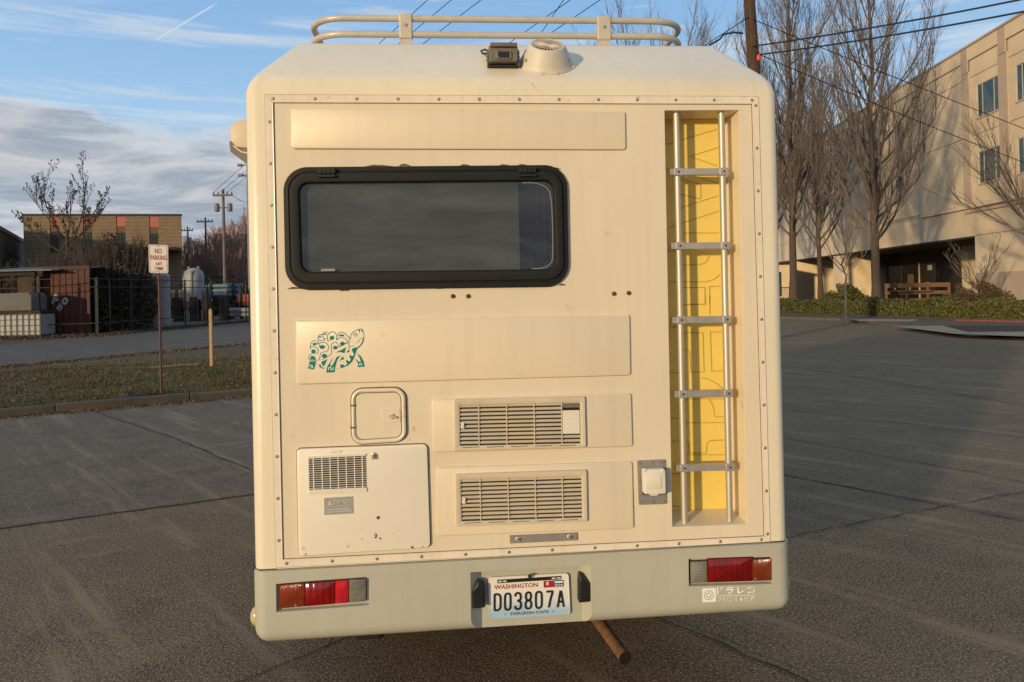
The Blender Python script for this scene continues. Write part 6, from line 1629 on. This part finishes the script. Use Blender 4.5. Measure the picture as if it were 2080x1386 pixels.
# stakes
M['pale_wood'] = mat('pale_timber', (.42, .27, .13), .8, var=.2, vscale=8)
p = G(430, 745, .1); zt_ = B(428, 628, p.y).z
st2 = MB(); st2.box((p.x-.03, p.y-.03, 0), (p.x+.03, p.y+.03, zt_-.03)); st2.add([(p.x-.03, p.y-.03, zt_-.03), (p.x+.03, p.y-.03, zt_-.03), (p.x+.03, p.y+.03, zt_-.03), (p.x-.03, p.y+.03, zt_-.03), (p.x-.01, p.y, zt_+.02)], [(0,1,4), (1,2,4), (2,3,4), (3,0,4)])
tag(st2.build('wooden_stake', M['pale_wood'], None), 'upright pale wooden stake in the lawn close to the camper', 'stake')
a_, b_ = G(305, 747, .13), G(402, 739.5, .13)
tag(MB().tube([a_, b_], .028, 4).build('wooden_stake', M['concrete'], None), 'pale wooden stake lying flat on the lawn behind the sign post', 'stake')
# black rag
c = G(268, 808, .1); rg2 = MB(); r = random.Random(3)
N1, N2 = 14, 8; rows_ = []
for i in range(N1):
    t = i/(N1-1); hgt = .085*math.sin(math.pi*t)**.7*(1+.25*math.sin(t*17)); hw_ = .12*math.sin(math.pi*min(1, t+.08))+.012
    rows_.append([(c.x-.24+.5*t, c.y+hw_*math.cos(math.pi*k/(N2-1)), .10+max(0, hgt*math.sin(math.pi*k/(N2-1)))*(1+.2*r.random())) for k in range(N2)])
rg2.rings(rows_)
tag(rg2.build('black_rag', M['frame_dark'], None, smooth=True), 'crumpled black rag lying on the kerb left of the sign post', 'rag')
# kerb litter, lawn litter, verge leaves
def lit(r):
    t = r.random(); p = A.lerp(Bk, .80+.20*t); o_ = r.choice((-.05-.28*r.random()**2, -.03-.15*r.random()))
    return (p.x+kn.x*o_, p.y+kn.y*o_, .012+.02*r.random())
o = leaves(2600, lit, .020, 12).build('leaf_litter', M['leaf_dry'], None, fix=False); o['kind'] = 'stuff'
def lit2(r):
    t = r.random(); p = pb0.lerp(pb1, t*1.15-.1); o_ = -abs(r.gauss(0, .7)); return (p.x+.3+o_*.1, p.y+o_, .105+.03*r.random())
o = leaves(3000, lit2, .035, 13).build('leaf_litter', M['leaf_dry'], None, fix=False); o['kind'] = 'stuff'
def lit3(r):
    t = r.random(); p = fa.lerp(fb, t) if r.random() < .6 else Vector((f0.x, f0.y, .094)).lerp(fa, t); o_ = -abs(r.gauss(0, .6)); return (p.x-o_*.7, p.y+o_*.8, .10+.10*r.random()*math.exp(o_))
o = leaves(9000, lit3, .07, 14).build('leaf_litter', M['leaf_red'], None, fix=False); o['kind'] = 'stuff'
def lit4(r):
    while True:
        p = k0.lerp(k1, .80+.2*r.random()); q = p+kn*(.1+8*r.random()**.7); rel = Vector((q.x-pb0.x, q.y-pb0.y))
        if rel.dot(Vector((-pbd.y, pbd.x))) < -.05: return (q.x, q.y, .105+.03*r.random())
o = leaves(4500, lit4, .028, 15).build('leaf_litter', M['leaf_dry'], None, fix=False); o['kind'] = 'stuff'
# grass blades on the lawn
M['grass'] = mat('dull_grass', (.105, .080, .014), .9, col2=(.12, .075, .025), vscale=3)
r = random.Random(21); mb = MB()
for _ in range(60000):
    t = r.random(); p = k0.lerp(k1, .80+.21*t); e_ = 7.0*r.random()**1.3; q = p+kn*(.03+e_)
    # stop at the footpath
    rel = Vector((q.x-pb0.x, q.y-pb0.y)); nb = Vector((-pbd.y, pbd.x))
    if rel.dot(nb) > -.05 or q.x > 1.2: continue
    h = r.uniform(.012, .05)*(1.3 if math.sin(q.x*2.3)*math.cos(q.y*1.9) > .2 else .7); a_ = r.uniform(0, 6.28); w_ = .010
    mb.v += [(q.x-w_*math.cos(a_), q.y-w_*math.sin(a_), .095), (q.x+w_*math.cos(a_), q.y+w_*math.sin(a_), .095), (q.x+r.uniform(-.03, .03), q.y+r.uniform(-.03, .03), .1+h)]
    n = len(mb.v); mb.f.append((n-3, n-2, n-1))
nf = len(mb.f)
o = mb.build('grass', M['grass'], None, fix=False); o['kind'] = 'stuff'
o.data.materials.append(mat('straw', (.20, .14, .06), .9, var=.3)); o.data.materials.append(mat('green_grass', (.06, .07, .010), .9, var=.3))
for i, pf in enumerate(o.data.polygons):
    k = (i*7919) % 10; pf.material_index = 1 if k < 1 else (2 if k < 5 else 0)
